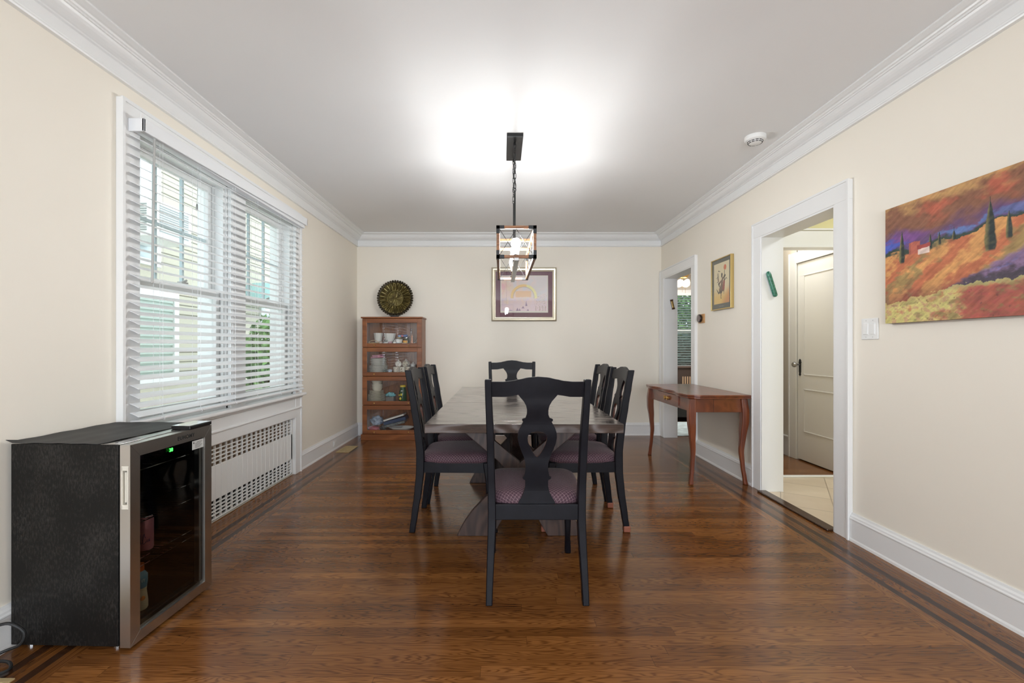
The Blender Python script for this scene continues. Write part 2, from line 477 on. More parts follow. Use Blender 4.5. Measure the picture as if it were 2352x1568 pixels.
# jamb linings and parting stops
for a, b_ in ((WY0, WYm0), (WYm1, WY1)):
    for y, s in ((a, 1), (b_, -1)):
        lo, hi = sorted((y, y + s * .014)); box(bm, XL - .2, XL, lo, hi, WZ0, WZ1)
        lo, hi = sorted((y, y + s * .030)); box(bm, XL - .03, XL - .012, lo, hi, WZ0, WZ1)
        lo, hi = sorted((y, y + s * .026)); box(bm, XL - .092, XL - .080, lo, hi, WZ0, WZ1)
    box(bm, XL - .2, XL, a, b_, WZ1 - .014, WZ1); box(bm, XL - .0315, XL - .0105, a, b_, WZ1 - .03, WZ1 - .001)
    box(bm, XL - .2, XL, a, b_, WZ0, WZ0 + .02)
box(bm, XL - .19, XL - .01, WYm0, WYm1, WZ0, WZ1)
obj('window_frame', bm, M['trim'], W1)
bm = bmn()
box(bm, XL - .02, XL + .075, WY0 - cw - .03, WY1 + cw + .02, WZ0 - .026, WZ0, .009)
box(bm, XL, XL + .05, WY0 - cw, WY1 + cw, WZ0 - .042, WZ0 - .025, .006)
obj('window_sill', bm, M['trim'], W1)
bm = bmn()
box(bm, XL, XL + .026, WY0 - cw, WY1 + cw, .60, WZ0 - .04, .002)
box(bm, XL, XL + .042, WY0 - cw, WY1 + cw + .01, .596, .614, .007)
box(bm, XL, XL + .034, WY0 - .03, WY1 + .03, .520, .602, .004)
obj('window_apron', bm, M['trim'], W1)
def sash(name, a, b_, z0, z1, x, grid=None):
    bm = bmn(); s, d = .046, .034
    box(bm, x, x + d, a, a + s, z0, z1, .003); box(bm, x, x + d, b_ - s, b_, z0, z1, .003)
    box(bm, x, x + d, a + s, b_ - s, z1 - s, z1, .003); box(bm, x, x + d, a + s, b_ - s, z0, z0 + (s + .018 if grid is None else s - .012), .003)
    so = obj(name, bm, M['trim'], W1)
    if grid:
        bm = bmn(); g0, g1 = a + s, b_ - s
        for k in (1, 2):
            y = g0 + (g1 - g0) * k / 3; box(bm, x + .002, x + .02, y - .008, y + .008, z0 + s, z1 - s)
        zm = (z0 + z1) / 2; box(bm, x + .0035, x + .0185, g0, g1, zm - .008, zm + .008)
        obj('muntins', bm, M['muntin'], so)
    bm = bmn(); box(bm, x + .012, x + .016, a + s - .005, b_ - s + .005, z0 + .03, z1 - s + .005)
    obj('window_pane', bm, M['glass'], so)
    return so
for a, b_ in ((WY0 + .016, WYm0 - .016), (WYm1 + .016, WY1 - .016)):
    sash('upper_sash', a, b_, 1.50, WZ1 - .014, XL - .128, True)
    lo = sash('lower_sash', a, b_, WZ0 + .02, 1.545, XL - .074)
    bm = bmn(); box(bm, XL - .045, XL - .015, (a + b_) / 2 - .03, (a + b_) / 2 + .03, 1.545, 1.56, .003); cyl(bm, (XL - .03, (a + b_) / 2, 1.56), (XL - .02, (a + b_) / 2 + .02, 1.572), .007, n=8)
    obj('sash_lock', bm, M['label'], lo)

# radiator cover below the window
rc = thing('radiator_cover', 'white slotted metal radiator cover set under the window behind the drinks cooler', 'radiator cover', (XL, 3.275, 0))
ra, rb, xp = WY0 + .004, WY1 - .004, XL - .012
bm = bmn()
zt, zb = .515, .012
box(bm, xp, xp + .012, ra, rb, .142, .372, .002)
box(bm, xp, xp + .012, ra, rb, zt - .008, zt); box(bm, xp, xp + .012, ra, rb, zb, zb + .008)
box(bm, xp, xp + .012, ra, ra + .02, zb, zt); box(bm, xp, xp + .012, rb - .02, rb, zb, zt)
n = 27
for k in range(n + 1):
    y = ra + .02 + (rb - ra - .04) * k / n
    box(bm, xp, xp + .011, y - .0055, y + .0055, .372, zt); box(bm, xp, xp + .011, y - .0055, y + .0055, zb, .142)
    if k < n: box(bm, xp + .011, xp + .0135, y + .0, y + .004, .145, .369)
for k in range(1, 5):
    z = .372 + (.507 - .372) * k / 5; box(bm, xp + .001, xp + .0115, ra, rb, z - .0036, z + .0036)
    z = .02 + (.142 - .02) * k / 5; box(bm, xp + .001, xp + .0115, ra, rb, z - .0036, z + .0036)
obj('grille_panel', bm, M['white'], rc)
bm = bmn()
box(bm, XL - .145, XL - .13, WY0 + .006, WY1 - .006, .36, .526)
for k in range(27):
    y = ra + .05 + k * .063; box(bm, XL - .13, XL - .045, y, y + .045, .34, .50, .008)
obj('radiator', bm, M['tan'], rc)
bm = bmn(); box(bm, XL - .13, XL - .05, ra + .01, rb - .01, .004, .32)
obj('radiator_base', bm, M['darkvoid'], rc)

# ------------------------------------------------------------ blind
bl = thing('window_blind', 'wide white slatted horizontal blind hanging open over the double window', 'blind', (XL + .06, 3.26, .78))
by0, by1 = 2.30, 4.22
zt_n, zt_f = 2.252, 2.290      # the headrail hangs a little low at its near end
def ztop(y): return zt_n + (zt_f - zt_n) * (y - by0) / (by1 - by0)
bm = bmn()
xv = XL + .111
for y0_, y1_, xa, xb in ((by0 - .005, by1 + .012, xv - .012, xv), (by0 - .005, by0 + .007, xf, xv), (by1, by1 + .012, xf, xv)):
    P = []
    for x, y, dz in ((xa, y0_, 0), (xb, y0_, 0), (xb, y1_, 0), (xa, y1_, 0)): P.append((x, y, ztop(y)))
    rings(bm, [P, [(x, y, z + .066) for x, y, z in P]])
obj('valance', bm, M['blind'], bl, bev=.003)
bm = bmn(); box(bm, xf + .004, xf + .062, by0 + .012, by1 - .005, 2.262, 2.305, .003)
obj('headrail', bm, M['blind'], bl)
bm = bmn()
NS = 31; xs = XL + .058; hw, th = .0245, .0014; ca, sa = math.cos(math.radians(25)), math.sin(math.radians(25))
for k in range(NS):
    R = []
    for y in (by0, by1):
        z = ztop(y) - .012 - (ztop(y) - .80) * (k + .35) / NS
        top = []; bot = []
        for j in range(7):
            t = -1 + 2 * j / 6; crown = .0012 * (1 - t * t)
            dx, dz = t * hw * ca + crown * sa, -t * hw * sa + crown * ca
            top.append((xs + dx, y, z + dz + th)); bot.append((xs + dx, y, z + dz - th))
        R.append(top + bot[::-1])
    rings(bm, R)
obj('slats', bm, M['blind'], bl, smooth=True, ang=50)
bm = bmn(); box(bm, xs - .027, xs + .027, by0, by1, .772, .79, .006)
obj('bottom_rail', bm, M['blind'], bl)
bm = bmn()
CY = [2.46, 2.77, 3.13, 3.42, 3.77, 4.10]
for y in CY:
    for dx in (-.026, .026): cyl(bm, (xs + dx, y, .775), (xs + dx, y, 2.27), .0009, n=5)
    cyl(bm, (xs, y + .012, .775), (xs, y + .012, 2.27), .0009, n=5)
    for k in range(NS):
        z = ztop(y) - .016 - (ztop(y) - .80) * (k + .35) / NS
        cyl(bm, (xs - .026, y, z + .011), (xs + .026, y, z - .011), .0007, n=4)
    tube(bm, [(xs + .026, y, .79), (xs + .034, y + .004, .776), (xs + .03, y + .012, .768), (xs + .024, y + .006, .77)], .002, 6)
obj('ladder_cords', bm, M['blind'], bl)
bm = bmn(); cyl(bm, (XL + .095, 2.385, 2.262), (XL + .095, 2.37, 1.50), .0058, n=8); ball(bm, (XL + .095, 2.37, 1.50), .0068, 8, 6)
obj('tilt_wand', bm, flat('wand_backlit_grey', (.42, .42, .40), .4), bl, smooth=True)  # the wand's dimming against the bright window is put into this grey
bm = bmn(); cyl(bm, (XL + .028, 2.83, 2.27), (XL + .02, 2.83, 2.05), .0012, n=5); lathe(bm, [(0, 0), (.007, .004), (.006, .03), (.003, .042), (0, .044)], (XL + .02, 2.83, 2.01), 10)
obj('lift_cord', bm, M['steeldark'], bl)

# ------------------------------------------------------------ outside the window
bm = bmn(); box(bm, -14, XL - .25, -4, 22, -.7, -.6)
struct('ground', bm, flat('pale_paving', (.55, .55, .5), .8, var=.15, vs=2))
nh = thing('neighbour_house', 'cream clapboard house with white trimmed windows seen outside through the blind', 'house', (-4.9, 8, -.6))
def siding():
    g = NT('cream_clapboard')
    xyz = g.n('ShaderNodeSeparateXYZ', Vector=g.obj())
    f = g.ma('FRACT', g.ma('DIVIDE', xyz.outputs[2], .14))
    col = g.mix(g.ma('LESS_THAN', f, .13), (.60, .555, .45), (.22, .20, .15))
    g.bump(f, .6, .02)
    return g.P(Base_Color=col, Roughness=.7)
bm = bmn(); box(bm, -7.5, -4.75, 1.5, 14.5, -.6, 6.2)
obj('clapboard_wall', bm, siding(), nh)
gw = flat('neighbour_glass', (.60, .68, .72), .1); gs = flat('green_shutter', (.46, .53, .48), .5)
for (ya, yb, za, zb_, m_) in ((5.35, 6.2, 2.35, 4.2, gw), (5.6, 6.55, .75, 1.85, gs), (9.0, 9.9, .6, 2.1, gw)):
    bm = bmn()
    for q in ((ya - .09, ya, za - .09, zb_ + .09), (yb, yb + .09, za - .09, zb_ + .09), (ya, yb, zb_, zb_ + .09), (ya, yb, za - .09, za)):
        box(bm, -4.76, -4.70, q[0], q[1], q[2], q[3], .006)
    wf = obj('window', bm, M['trim'], nh)
    bm = bmn(); box(bm, -4.76, -4.735, ya, yb, za, zb_)
    if m_ is gs:
        for k in range(18): box(bm, -4.74, -4.715, ya + .01, yb - .01, za + .02 + k * .06, za + .05 + k * .06)
    obj('pane', bm, m_, wf)
bm = bmn(); box(bm, -4.78, -4.70, 7.4, 7.5, -.6, 6.2)
obj('corner_board', bm, M['trim'], nh)
ac = thing('window_air_conditioner', 'boxy white air conditioner with louvred sides jutting from the house outside', 'air conditioner', (-4.45, 5.85, 2.5))
bm = bmn(); box(bm, -4.72, -4.15, 5.45, 6.1, 2.5, 2.95, .02)
obj('casing', bm, M['trim'], ac)
bm = bmn()
for k in range(12):
    z = 2.57 + k * .028
    box(bm, -4.60, -4.25, 5.443, 5.452, z, z + .012); box(bm, -4.155, -4.144, 5.52, 6.03, z, z + .012)
obj('louvres', bm, flat('ac_louvre', (.3, .33, .33), .5), ac)
obj('awning', lathe(bmn(), [(.0, .42), (.2, .40), (.4, .31), (.52, .17), (.56, 0), (.54, 0), (.50, .16), (.38, .29), (.2, .37), (0, .39)], (-4.45, 8.55, 1.95), 24), flat('teal_canvas', (.28, .46, .44), .7), nh)
def shrub(name, label, c, r, n, seed, cols, parent_stem=True):
    rnd = random.Random(seed)
    t = thing(name, label, 'shrub', (c[0], c[1], -.6))
    bm = bmn()
    for i in range(n):
        d = Vector((rnd.gauss(0, 1), rnd.gauss(0, 1), rnd.gauss(0, 1))).normalized() * (rnd.random() ** .4)
        p = Vector(c) + Vector((d.x * r[0], d.y * r[1], d.z * r[2]))
        a = Vector((rnd.gauss(0, 1), rnd.gauss(0, 1), rnd.gauss(0, .6))).normalized(); b_ = a.orthogonal().normalized(); s = rnd.uniform(.045, .09)
        v = [bm.verts.new(p + a * s), bm.verts.new(p + b_ * s * .45), bm.verts.new(p - a * s), bm.verts.new(p - b_ * s * .45)]
        bm.faces.new(v)
    obj('foliage', bm, cols, t)
    bm = bmn(); tube(bm, [(c[0], c[1], -.6), (c[0] + .03, c[1], c[2] - r[2] * .4), (c[0], c[1], c[2])], [.05, .035, .015], 8)
    obj('stem', bm, M['tan'], t)
leaf = flat('leaf_green', (.13, .26, .07), .6, var=.5, vs=6)
shrub('garden_shrub', 'leafy green shrub outside behind the right-hand lower sash', (-3.6, 7.1, .75), (.38, .5, .95), 2400, 3, leaf)

# ------------------------------------------------------------ kitchen lobby, hall and far room on the right
bm = bmn()
rect_ = lambda x0, x1, y0, y1, z, mi: setattr(bm.faces.new([bm.verts.new(p) for p in ((x0, y0, z), (x1, y0, z), (x1, y1, z), (x0, y1, z))]), 'material_index', mi)
rect_(XR, 4.6, 1.6, 4.07, -.0005, 0)
rect_(XR, 6.2, 4.07, 9.2, -.0005, 1)
struct('floor_lobby', bm, [M['tile'], M['floor']])
bm = bmn(); box(bm, XO, 6.2, 1.5, 9.3, ZC, ZC + .1)
struct('ceiling_lobby', bm, M['ceil'])
bm = bmn()
PX0, PX1, PZ = 2.36, 3.12, 2.055
box(bm, XO, PX0 - .012, 4.05, 4.17, 0, ZC); box(bm, PX1 + .012, 4.6, 4.05, 4.17, 0, ZC); box(bm, PX0 - .012, PX1 + .012, 4.05, 4.17, PZ + .02, ZC)
box(bm, 4.5, 4.6, 1.6, 4.05, 0, ZC); box(bm, XO, 4.6, 1.5, 1.6, 0, ZC)
struct('wall_lobby', bm, M['yellow'])
bm = bmn()
box(bm, PX0 - .1, PX0, 4.025, 4.19, 0, PZ, .002); box(bm, PX1, PX1 + .12, 4.025, 4.19, 0, PZ, .002)
box(bm, PX0 - .1, PX1 + .12, 4.025, 4.19, PZ, PZ + .14, .002); box(bm, PX0 - .1, PX1 + .13, 4.012, 4.05, PZ + .14, PZ + .158, .003)
box(bm, PX0 - .1, PX1 + .12, 4.018, 4.05, PZ - .012, PZ + .004, .003)
box(bm, PX0, PX1, 4.06, 4.11, -.001, .012, .004)
struct('trim_5', bm, M['trim'])
# hall wall with the panelled door, at X = HX
HX = 3.085
DY0, DY1, DTZ = 3.96, 4.735, 2.03
bm = bmn()
box(bm, HX, HX + .12, 4.19, DY0 + .24, DTZ + .02, ZC); box(bm, HX, HX + .12, DY0 + .2, DY1 + .02, DTZ + .01, ZC)
box(bm, HX, HX + .12, DY1 + .01, 5.0, 0, ZC)
box(bm, XO, 2.9, 4.86, 4.96, 0, ZC); box(bm, 2.8, 2.9, 4.96, 6.4, 0, ZC); box(bm, 2.9, 6.2, 6.3, 6.4, 0, ZC); box(bm, 6.1, 6.2, 4.17, 6.3, 0, ZC); box(bm, HX + .12, 6.2, 4.17, 4.2, 0, ZC)
struct('wall_hall', bm, M['beige'])
bm = bmn()
xh = HX - .022
box(bm, xh, HX + .02, DY1, DY1 + .12, 0, DTZ + .12, .003); box(bm, xh, HX + .02, 4.2, DY1, DTZ + .004, DTZ + .12, .003)
box(bm, xh - .008, xh + .01, DY1 + .105, DY1 + .12, 0, DTZ + .12, .002)
box(bm, HX - .02, HX + .12, DY1 + .12, 5.0, 0, .2, .004); box(bm, HX - .03, HX + .12, DY1 + .12, 5.0, .2, .216, .004)
struct('trim_6', bm, flat('hall_trim', (.70, .68, .64), .4))
d1 = bpy.data.objects.new('door_1', None); COL.objects.link(d1); d1['kind'] = 'structure'; d1.location = (HX, 4.47, 0)
bm = bmn()
pts_y = (4.21, DY1 - .006)
box(bm, HX - .006, HX + .03, *pts_y, .012, DTZ, .002)
y0_, y1_ = 4.21, DY1 - .1
for za, zb_ in ((.30, .74), (.88, DTZ - .13)):
    for (ya, yb, z0_, z1_) in ((y0_, y1_, za - .0, za + .012), (y0_, y1_, zb_ - .012, zb_), (y1_ - .012, y1_, za, zb_)):
        box(bm, HX - .012, HX, ya, yb, z0_, z1_, .003)
obj('door_panel', bm, flat('hall_door_paint', (.70, .68, .64), .4), d1)
bm = bmn()
prism(bm, [(0, -.085), (.012, -.075), (.008, -.06), (.013, -.045), (.013, .045), (.02, .055), (.010, .066), (.014, .074), (0, .088), (-.014, .074), (-.010, .066), (-.02, .055), (-.013, .045), (-.013, -.045), (-.008, -.06), (-.012, -.075)],
      lambda u, v, w: (HX - .006 - w, DY1 - .045 + u, .955 + v), 0, .008)
obj('door_escutcheon', bm, M['rubber'], d1)
kn = lathe(bmn(), [(0, 0), (.008, 0), (.008, .03), (.014, .036), (.026, .046), (.028, .058), (.022, .07), (0, .074)], (HX - .012, DY1 - .045, .985), 16, Matrix.Rotation(-PI / 2, 4, 'Y'))
obj('door_handle', kn, M['steeldark'], d1, smooth=True)
# sliver of stair hall
st = thing('staircase', 'sliver of stairs with dark handrail at the end of the hall', 'staircase', (3.8, 6.0, 0))
bm = bmn()
for k in range(4): box(bm, 3.5 + .24 * k, 5.0, 5.55, 6.29, .18 * k, .18 * (k + 1), .006)
obj('steps', bm, M['trim'], st)
bm = bmn(); box(bm, -.05, .9, -.03, .03, -.03, .03, .01, Matrix.Translation((3.35, 5.52, 1.25)) @ Matrix.Rotation(-.64, 4, 'Y'))
obj('handrail', bm, M['cherry'], st)
bm = bmn(); box(bm, 3.36, 3.44, 5.50, 5.58, 0, 1.3, .006)
obj('newel_post', bm, M['rubber'], st)
bm = bmn(); box(bm, 3.6, 3.98, 6.285, 6.3, 1.5, 2.0)
w3 = struct('window_3', bm, glow('amber_window', (1.0, .62, .18), .9))
# far room
bm = bmn()
box(bm, XO, 6.2, 9.2, 9.3, 0, .8); box(bm, XO, 6.2, 9.2, 9.3, 2.22, ZC); box(bm, XO, 3.0, 9.2, 9.3, .8, 2.22); box(bm, 4.4, 6.2, 9.2, 9.3, .8, 2.22)
box(bm, XO - .01, XO, YB + .12, 9.3, 0, ZC); box(bm, 6.1, 6.2, 6.4, 9.3, 0, ZC)
struct('wall_far', bm, M['roomw'])
w4 = bpy.data.objects.new('window_4', None); COL.objects.link(w4); w4['kind'] = 'structure'; w4.location = (3.7, 9.2, .8)
bm = bmn()
for q in ((2.9, 3.0, .8, 2.22), (4.4, 4.5, .8, 2.22), (2.9, 4.5, 2.22, 2.32), (2.9, 4.5, .72, .8), (3.001, 4.399, 1.46, 1.52)): box(bm, q[0], q[1], 9.14, 9.21, q[2], q[3], .004)
obj('window_frame', bm, M['trim'], w4)
bm = bmn(); box(bm, 3.0, 4.4, 9.235, 9.24, .8, 2.22)
obj('window_pane', bm, M['glass'], w4)
b2 = thing('window_blind', 'teal shaded slatted blind on the far room window seen through the narrow doorway', 'blind', (3.7, 9.1, .8))
bm = bmn()
for k in range(28):
    z = .84 + k * .049; box(bm, 3.02, 4.38, -.022, .022, -.0012, .0012, 0, Matrix.Translation((0, 9.1, z)) @ Matrix.Rotation(-.5, 4, 'X'))
obj('slats', bm, flat('pale_slat', (.34, .44, .43), .4), b2)
bm = bmn(); box(bm, 3.0, 4.4, 9.075, 9.13, 2.2, 2.26, .004)
obj('headrail', bm, M['trim'], b2)
shrub('garden_tree', 'bright green foliage outside the far room window', (4.1, 11.3, 1.9), (1.3, .7, 1.3), 9000, 5, leaf)
shrub('garden_hedge', 'dark teal green hedge low outside the far room window', (3.9, 9.85, .55), (1.2, .22, 1.0), 7000, 8, flat('leaf_dark', (.035, .075, .07), .6, var=.4, vs=6))
bm = bmn(); box(bm, 1.5, 8, 9.5, 15, -.7, -.6)
struct('ground_back', bm, flat('lawn', (.10, .2, .06), .9, var=.3, vs=4))
ds = thing('low_cabinet', 'dark brown low cabinet with slotted front below the far room window', 'cabinet', (3.7, 8.95, 0))
bm = bmn(); box(bm, 2.95, 4.5, 8.82, 9.05, 0, .765, .006)
obj('body', bm, flat('dark_brown_wood', (.035, .022, .017), .5), ds)
bm = bmn(); box(bm, 2.92, 4.53, 8.79, 9.065, .765, .80, .006)
obj('top', bm, flat('dark_brown_top', (.075, .05, .04), .4), ds)
bm = bmn()
for k in range(9): box(bm, 3.5 + .045 * k, 3.525 + .045 * k, 8.81, 8.822, .3, .6)
obj('grille', bm, M['tan'], ds)
bd = thing('bed', 'white quilted bed on a black base glimpsed in the far room', 'bed', (2.95, 7.6, 0))
bm = bmn(); box(bm, 2.45, 3.65, 7.15, 8.6, .06, .26, .01)
obj('base', bm, M['rubber'], bd)
bm = bmn(); box(bm, 2.42, 3.68, 7.12, 8.62, .27, .41, .05, seg=4)
obj('quilt', bm, flat('white_quilt', (.66, .68, .74), .8), bd, smooth=True)
bm = bmn(); box(bm, 2.3, 3.2, 5.95, 7.05, 0, .012, .004)
tag(obj('rug', bm, flat('pale_blue_rug', (.50, .60, .64), .9, var=.25, vs=9)), 'pale blue mottled rug on the far room floor', 'rug')
fn = thing('ceiling_fan', 'brass ceiling fan with pale blades and lit glass shades in the far room', 'ceiling fan', (3.15, 7.9, ZC))
fc = Vector((3.15, 7.9, 0))
bm = bmn(); cyl(bm, (3.15, 7.9, 2.6), (3.15, 7.9, 2.656), .06); cyl(bm, (3.15, 7.9, 2.52), (3.15, 7.9, 2.62), .02)
lathe(bm, [(0, 2.36), (.07, 2.37), (.1, 2.42), (.1, 2.5), (.06, 2.53), (0, 2.53)], (3.15, 7.9, 0), 20)
obj('motor', bm, M['brass'], fn, smooth=True)
for k in range(5):
    a = .35 + k * 2 * PI / 5
    bm = bmn(); box(bm, .13, .56, -.06, .06, -.004, .004, .003, Matrix.Translation((3.15, 7.9, 2.45)) @ Matrix.Rotation(a, 4, 'Z') @ Matrix.Rotation(.2, 4, 'X'))
    obj('blade', bm, flat('pale_blade', (.6, .52, .4), .5) if k == 0 else bpy.data.materials['pale_blade'], fn)
for k in range(4):
    a = .6 + k * PI / 2
    bm = bmn(); lathe(bm, [(.02, .0), (.045, -.03), (.062, -.075), (.055, -.10), (0, -.11)], (3.15 + .1 * math.cos(a), 7.9 + .1 * math.sin(a), 2.33), 16, Matrix.Rotation(.5, 4, Vector((-math.sin(a), math.cos(a), 0))))
    obj('lamp_shade', bm, M['fanbulb'], fn, smooth=True)
bm = bmn(); cyl(bm, (3.12, 7.85, 2.12), (3.12, 7.85, 2.38), .002, n=5); cyl(bm, (3.17, 7.85, 2.1), (3.17, 7.85, 2.38), .002, n=5)
obj('pull_chain', bm, M['brass'], fn)
# ------------------------------------------------------------ dining chairs
G = [(0, 0), (.12, .017), (.25, .036), (.38, .049), (.5, .050), (.65, .035), (.8, .012), (.92, -.008), (1.03, -.026)]
def gy(z): return interp(G, z)
def make_chair(label):
    t = thing('dining_chair', label, 'chair', (0, 0, 0), 0, 'black dining chairs round the long table')
    def ring(cx, cy, z, w, d): return [(cx - w / 2, cy - d / 2, z), (cx + w / 2, cy - d / 2, z), (cx + w / 2, cy + d / 2, z), (cx - w / 2, cy + d / 2, z)]
    for s in (-1, 1):
        bm = bmn(); R = []
        for i in range(25):
            z = 1.018 * i / 24
            outer = interp([(0, .233), (.4, .2245), (.7, .229), (1.02, .237)], z)
            w = interp([(0, .030), (.35, .037), (.7, .034), (1.02, .030)], z); d = interp([(0, .036), (.4, .050), (.7, .046), (1.02, .040)], z)
            R.append(ring(s * (outer - w / 2), gy(z), z, w, d))
        rings(bm, R)
        obj('leg', bm, M['black'], t, local=True, smooth=True, bev=.004)
    for s in (-1, 1):
        bm = bmn(); R = []
        for i in range(15):
            z = .437 * (1 - i / 14)
            cx = s * interp([(0, .213), (.12, .207), (.3, .207), (.437, .205)], z); cy = interp([(0, .522), (.04, .512), (.12, .487), (.3, .482), (.437, .470)], z)
            w = interp([(0, .034), (.045, .032), (.1, .028), (.3, .038), (.437, .050)], z)
            R.append(ring(cx, cy, z, w, w))
        rings(bm, R)
        obj('leg', bm, M['black'], t, local=True, smooth=True, bev=.006)
    bm = bmn()
    box(bm, -.192, .192, .032, .056, .368, .440, .003)
    box(bm, -.185, .185, .462, .486, .372, .438, .003)
    for s in (-1, 1):
        rings(bm, [[(s * a, .07, z), (s * (a - .024), .07, z)] [::1] + [(s * (b_ - .024), .46, z), (s * b_, .46, z)] for z, a, b_ in ((.372, .212, .224), (.438, .212, .224))])
    obj('seat_frame', bm, M['black'], t, local=True)
    # cushion
    bm = bmn(); R = []
    for sc_, z in ((.97, .434), (1.0, .442), (1.012, .455), (1.0, .468), (.965, .482), (.90, .492), (.72, .500), (.45, .505), (.2, .507), (.02, .507)):
        ring_ = []
        for k in range(40):
            a = 2 * PI * k / 40; c, s_ = math.cos(a), math.sin(a); e = 2 / 5.5
            u = math.copysign(abs(c) ** e, c) * sc_; v = math.copysign(abs(s_) ** e, s_) * sc_
            y = .272 + v * .226; hw = .212 + .030 * (v + 1) / 2
            ring_.append((u * hw, y, z - .006 * (1 - (v + 1) / 2)))
        R.append(ring_)
    rings(bm, R)
    bm.verts.ensure_lookup_table()
    lay = bm.verts.layers.float_vector.new('weave')
    for k in range(40):      # unroll the cloth from the crown down each side, so the weave runs evenly over the edge
        d = 0; prev = None; dr = (Vector(R[6][k]) - Vector((0, .272, R[6][k][2]))).normalized()
        for i in range(len(R) - 1, -1, -1):
            p = Vector(R[i][k])
            d = (p - Vector((0, .272, p.z))).length if prev is None else d + (p - prev).length
            prev = p; bm.verts[i * 40 + k][lay] = dr * d
    obj('seat_cushion', bm, M['fabric'], t, local=True, smooth=True, ang=80)
    # crest rail
    T = [(0, 1.031), (.2, 1.028), (.4, 1.019), (.55, 1.012), (.75, 1.008), (1, 1.008)]; B = [(0, .960), (.25, .957), (.5, .947), (.7, .940), (1, .939)]
    bm = bmn(); R = []
    for i in range(33):
        u = -1 + 2 * i / 32; x = u * .209
        zt, zb = interp(T, abs(u)), interp(B, abs(u)); bow = -.014 * (1 - u * u)
        rr = []
        for z in (zb, (zb + zt) / 2, zt): rr.append((x, gy(z) + bow - .011, z))
        for z in (zt, (zb + zt) / 2, zb): rr.append((x, gy(z) + bow + .011, z))
        R.append(rr)
    rings(bm, R)
    obj('crest_rail', bm, M['black'], t, local=True, smooth=True, ang=50)
    # pierced splat
    Wd = [(.440, .086), (.455, .080), (.47, .070), (.49, .060), (.52, .053), (.545, .0525), (.551, .0535), (.556, .063), (.566, .066), (.571, .057), (.60, .0515), (.63, .052), (.66, .060), (.69, .072), (.72, .083), (.75, .0885),
          (.775, .087), (.80, .078), (.822, .066), (.826, .064), (.829, .068), (.836, .070), (.840, .066), (.844, .054), (.86, .048), (.88, .0475), (.90, .052), (.92, .063), (.94, .080), (.955, .092), (.962, .096)]
    H = [(.660, 0), (.668, .010), (.68, .018), (.70, .029), (.72, .038), (.735, .0425), (.75, .0445), (.762, .042), (.772, .034), (.778, .022), (.781, .010), (.782, 0)]
    zs = sorted({a for a, _ in Wd} | {a for a, _ in H} | {.44 + .012 * k for k in range(44)})
    lin = lambda tab, x: next((p + (q - p) * (x - a) / (b_ - a) for (a, p), (b_, q) in zip(tab, tab[1:]) if a <= x <= b_), 0)
    zs = [z for z in zs if z <= .962]
    for nm, side_only in (('splat', False), ('worn_edge', True)):
        bm = bmn()
        for s in (-1, 1):
            prev = None
            for z in zs:
                w, h = lin(Wd, z), lin(H, z) if .66 < z < .782 else 0
                bow = -.012 * max(0, min(1, (z - .45) / .5))
                if side_only: row = [(s * (w + .0004), gy(z) + bow - .0078, z), (s * (w + .0004), gy(z) + bow - .004, z), (s * (h - .0004), gy(z) + bow - .0078, z), (s * (h - .0004), gy(z) + bow + .004, z)]
                else: row = [(s * h, gy(z) + bow - .008, z), (s * w, gy(z) + bow - .008, z), (s * w, gy(z) + bow + .008, z), (s * h, gy(z) + bow + .008, z)]
                row = [bm.verts.new(p) for p in row]
                if prev:
                    if side_only:
                        bm.faces.new((prev[0], prev[1], row[1], row[0]))
                        if h > 0 and zs.index(z) > 0: bm.faces.new((prev[2], prev[3], row[3], row[2]))
                    else:
                        bm.faces.new((prev[0], prev[1], row[1], row[0])); bm.faces.new((prev[1], prev[2], row[2], row[1])); bm.faces.new((prev[2], prev[3], row[3], row[2]))
                        if h > 0 or ph > 0: bm.faces.new((prev[3], prev[0], row[0], row[3]))
                prev = row; ph = h
        if not side_only: bmesh.ops.remove_doubles(bm, verts=bm.verts, dist=1e-5)
        if side_only: sub = obj(nm, bm, M['rubwear'], sp, local=True)
        else: sp = obj(nm, bm, M['black'], t, local=True)
    return t
chair = make_chair('black pierced-back dining chair at the near end of the table, back to the viewer')
chair.location = (.162, 2.058, 0)
def place(x, y, rz, label): return dup(chair, (x, y, 0), rz, label)
place(.105, 4.588, PI, 'black dining chair tucked under the far end of the table, facing the viewer')
place(-.562, 3.082, -PI / 2, "black dining chair on the table's window side, nearer the viewer")
place(-.550, 3.60, -PI / 2, "black dining chair on the table's window side, nearer the glass-front bookcase")
r1 = place(.790, 3.088, PI / 2, "black dining chair with brown leg tips on the table's console side, nearer the viewer")
place(.795, 3.655, PI / 2, "black dining chair on the table's console side, nearer the far doorway")
for lx, ly in ((-.218, .002), (.218, .002), (-.212, .519), (.212, .519)):
    bm = bmn(); box(bm, lx - .019, lx + .019, ly - .0215, ly + .0215, .001, .040, .006)
    obj('leg_tip', bm, M['sock'], r1, local=True, label='brown leg tip')

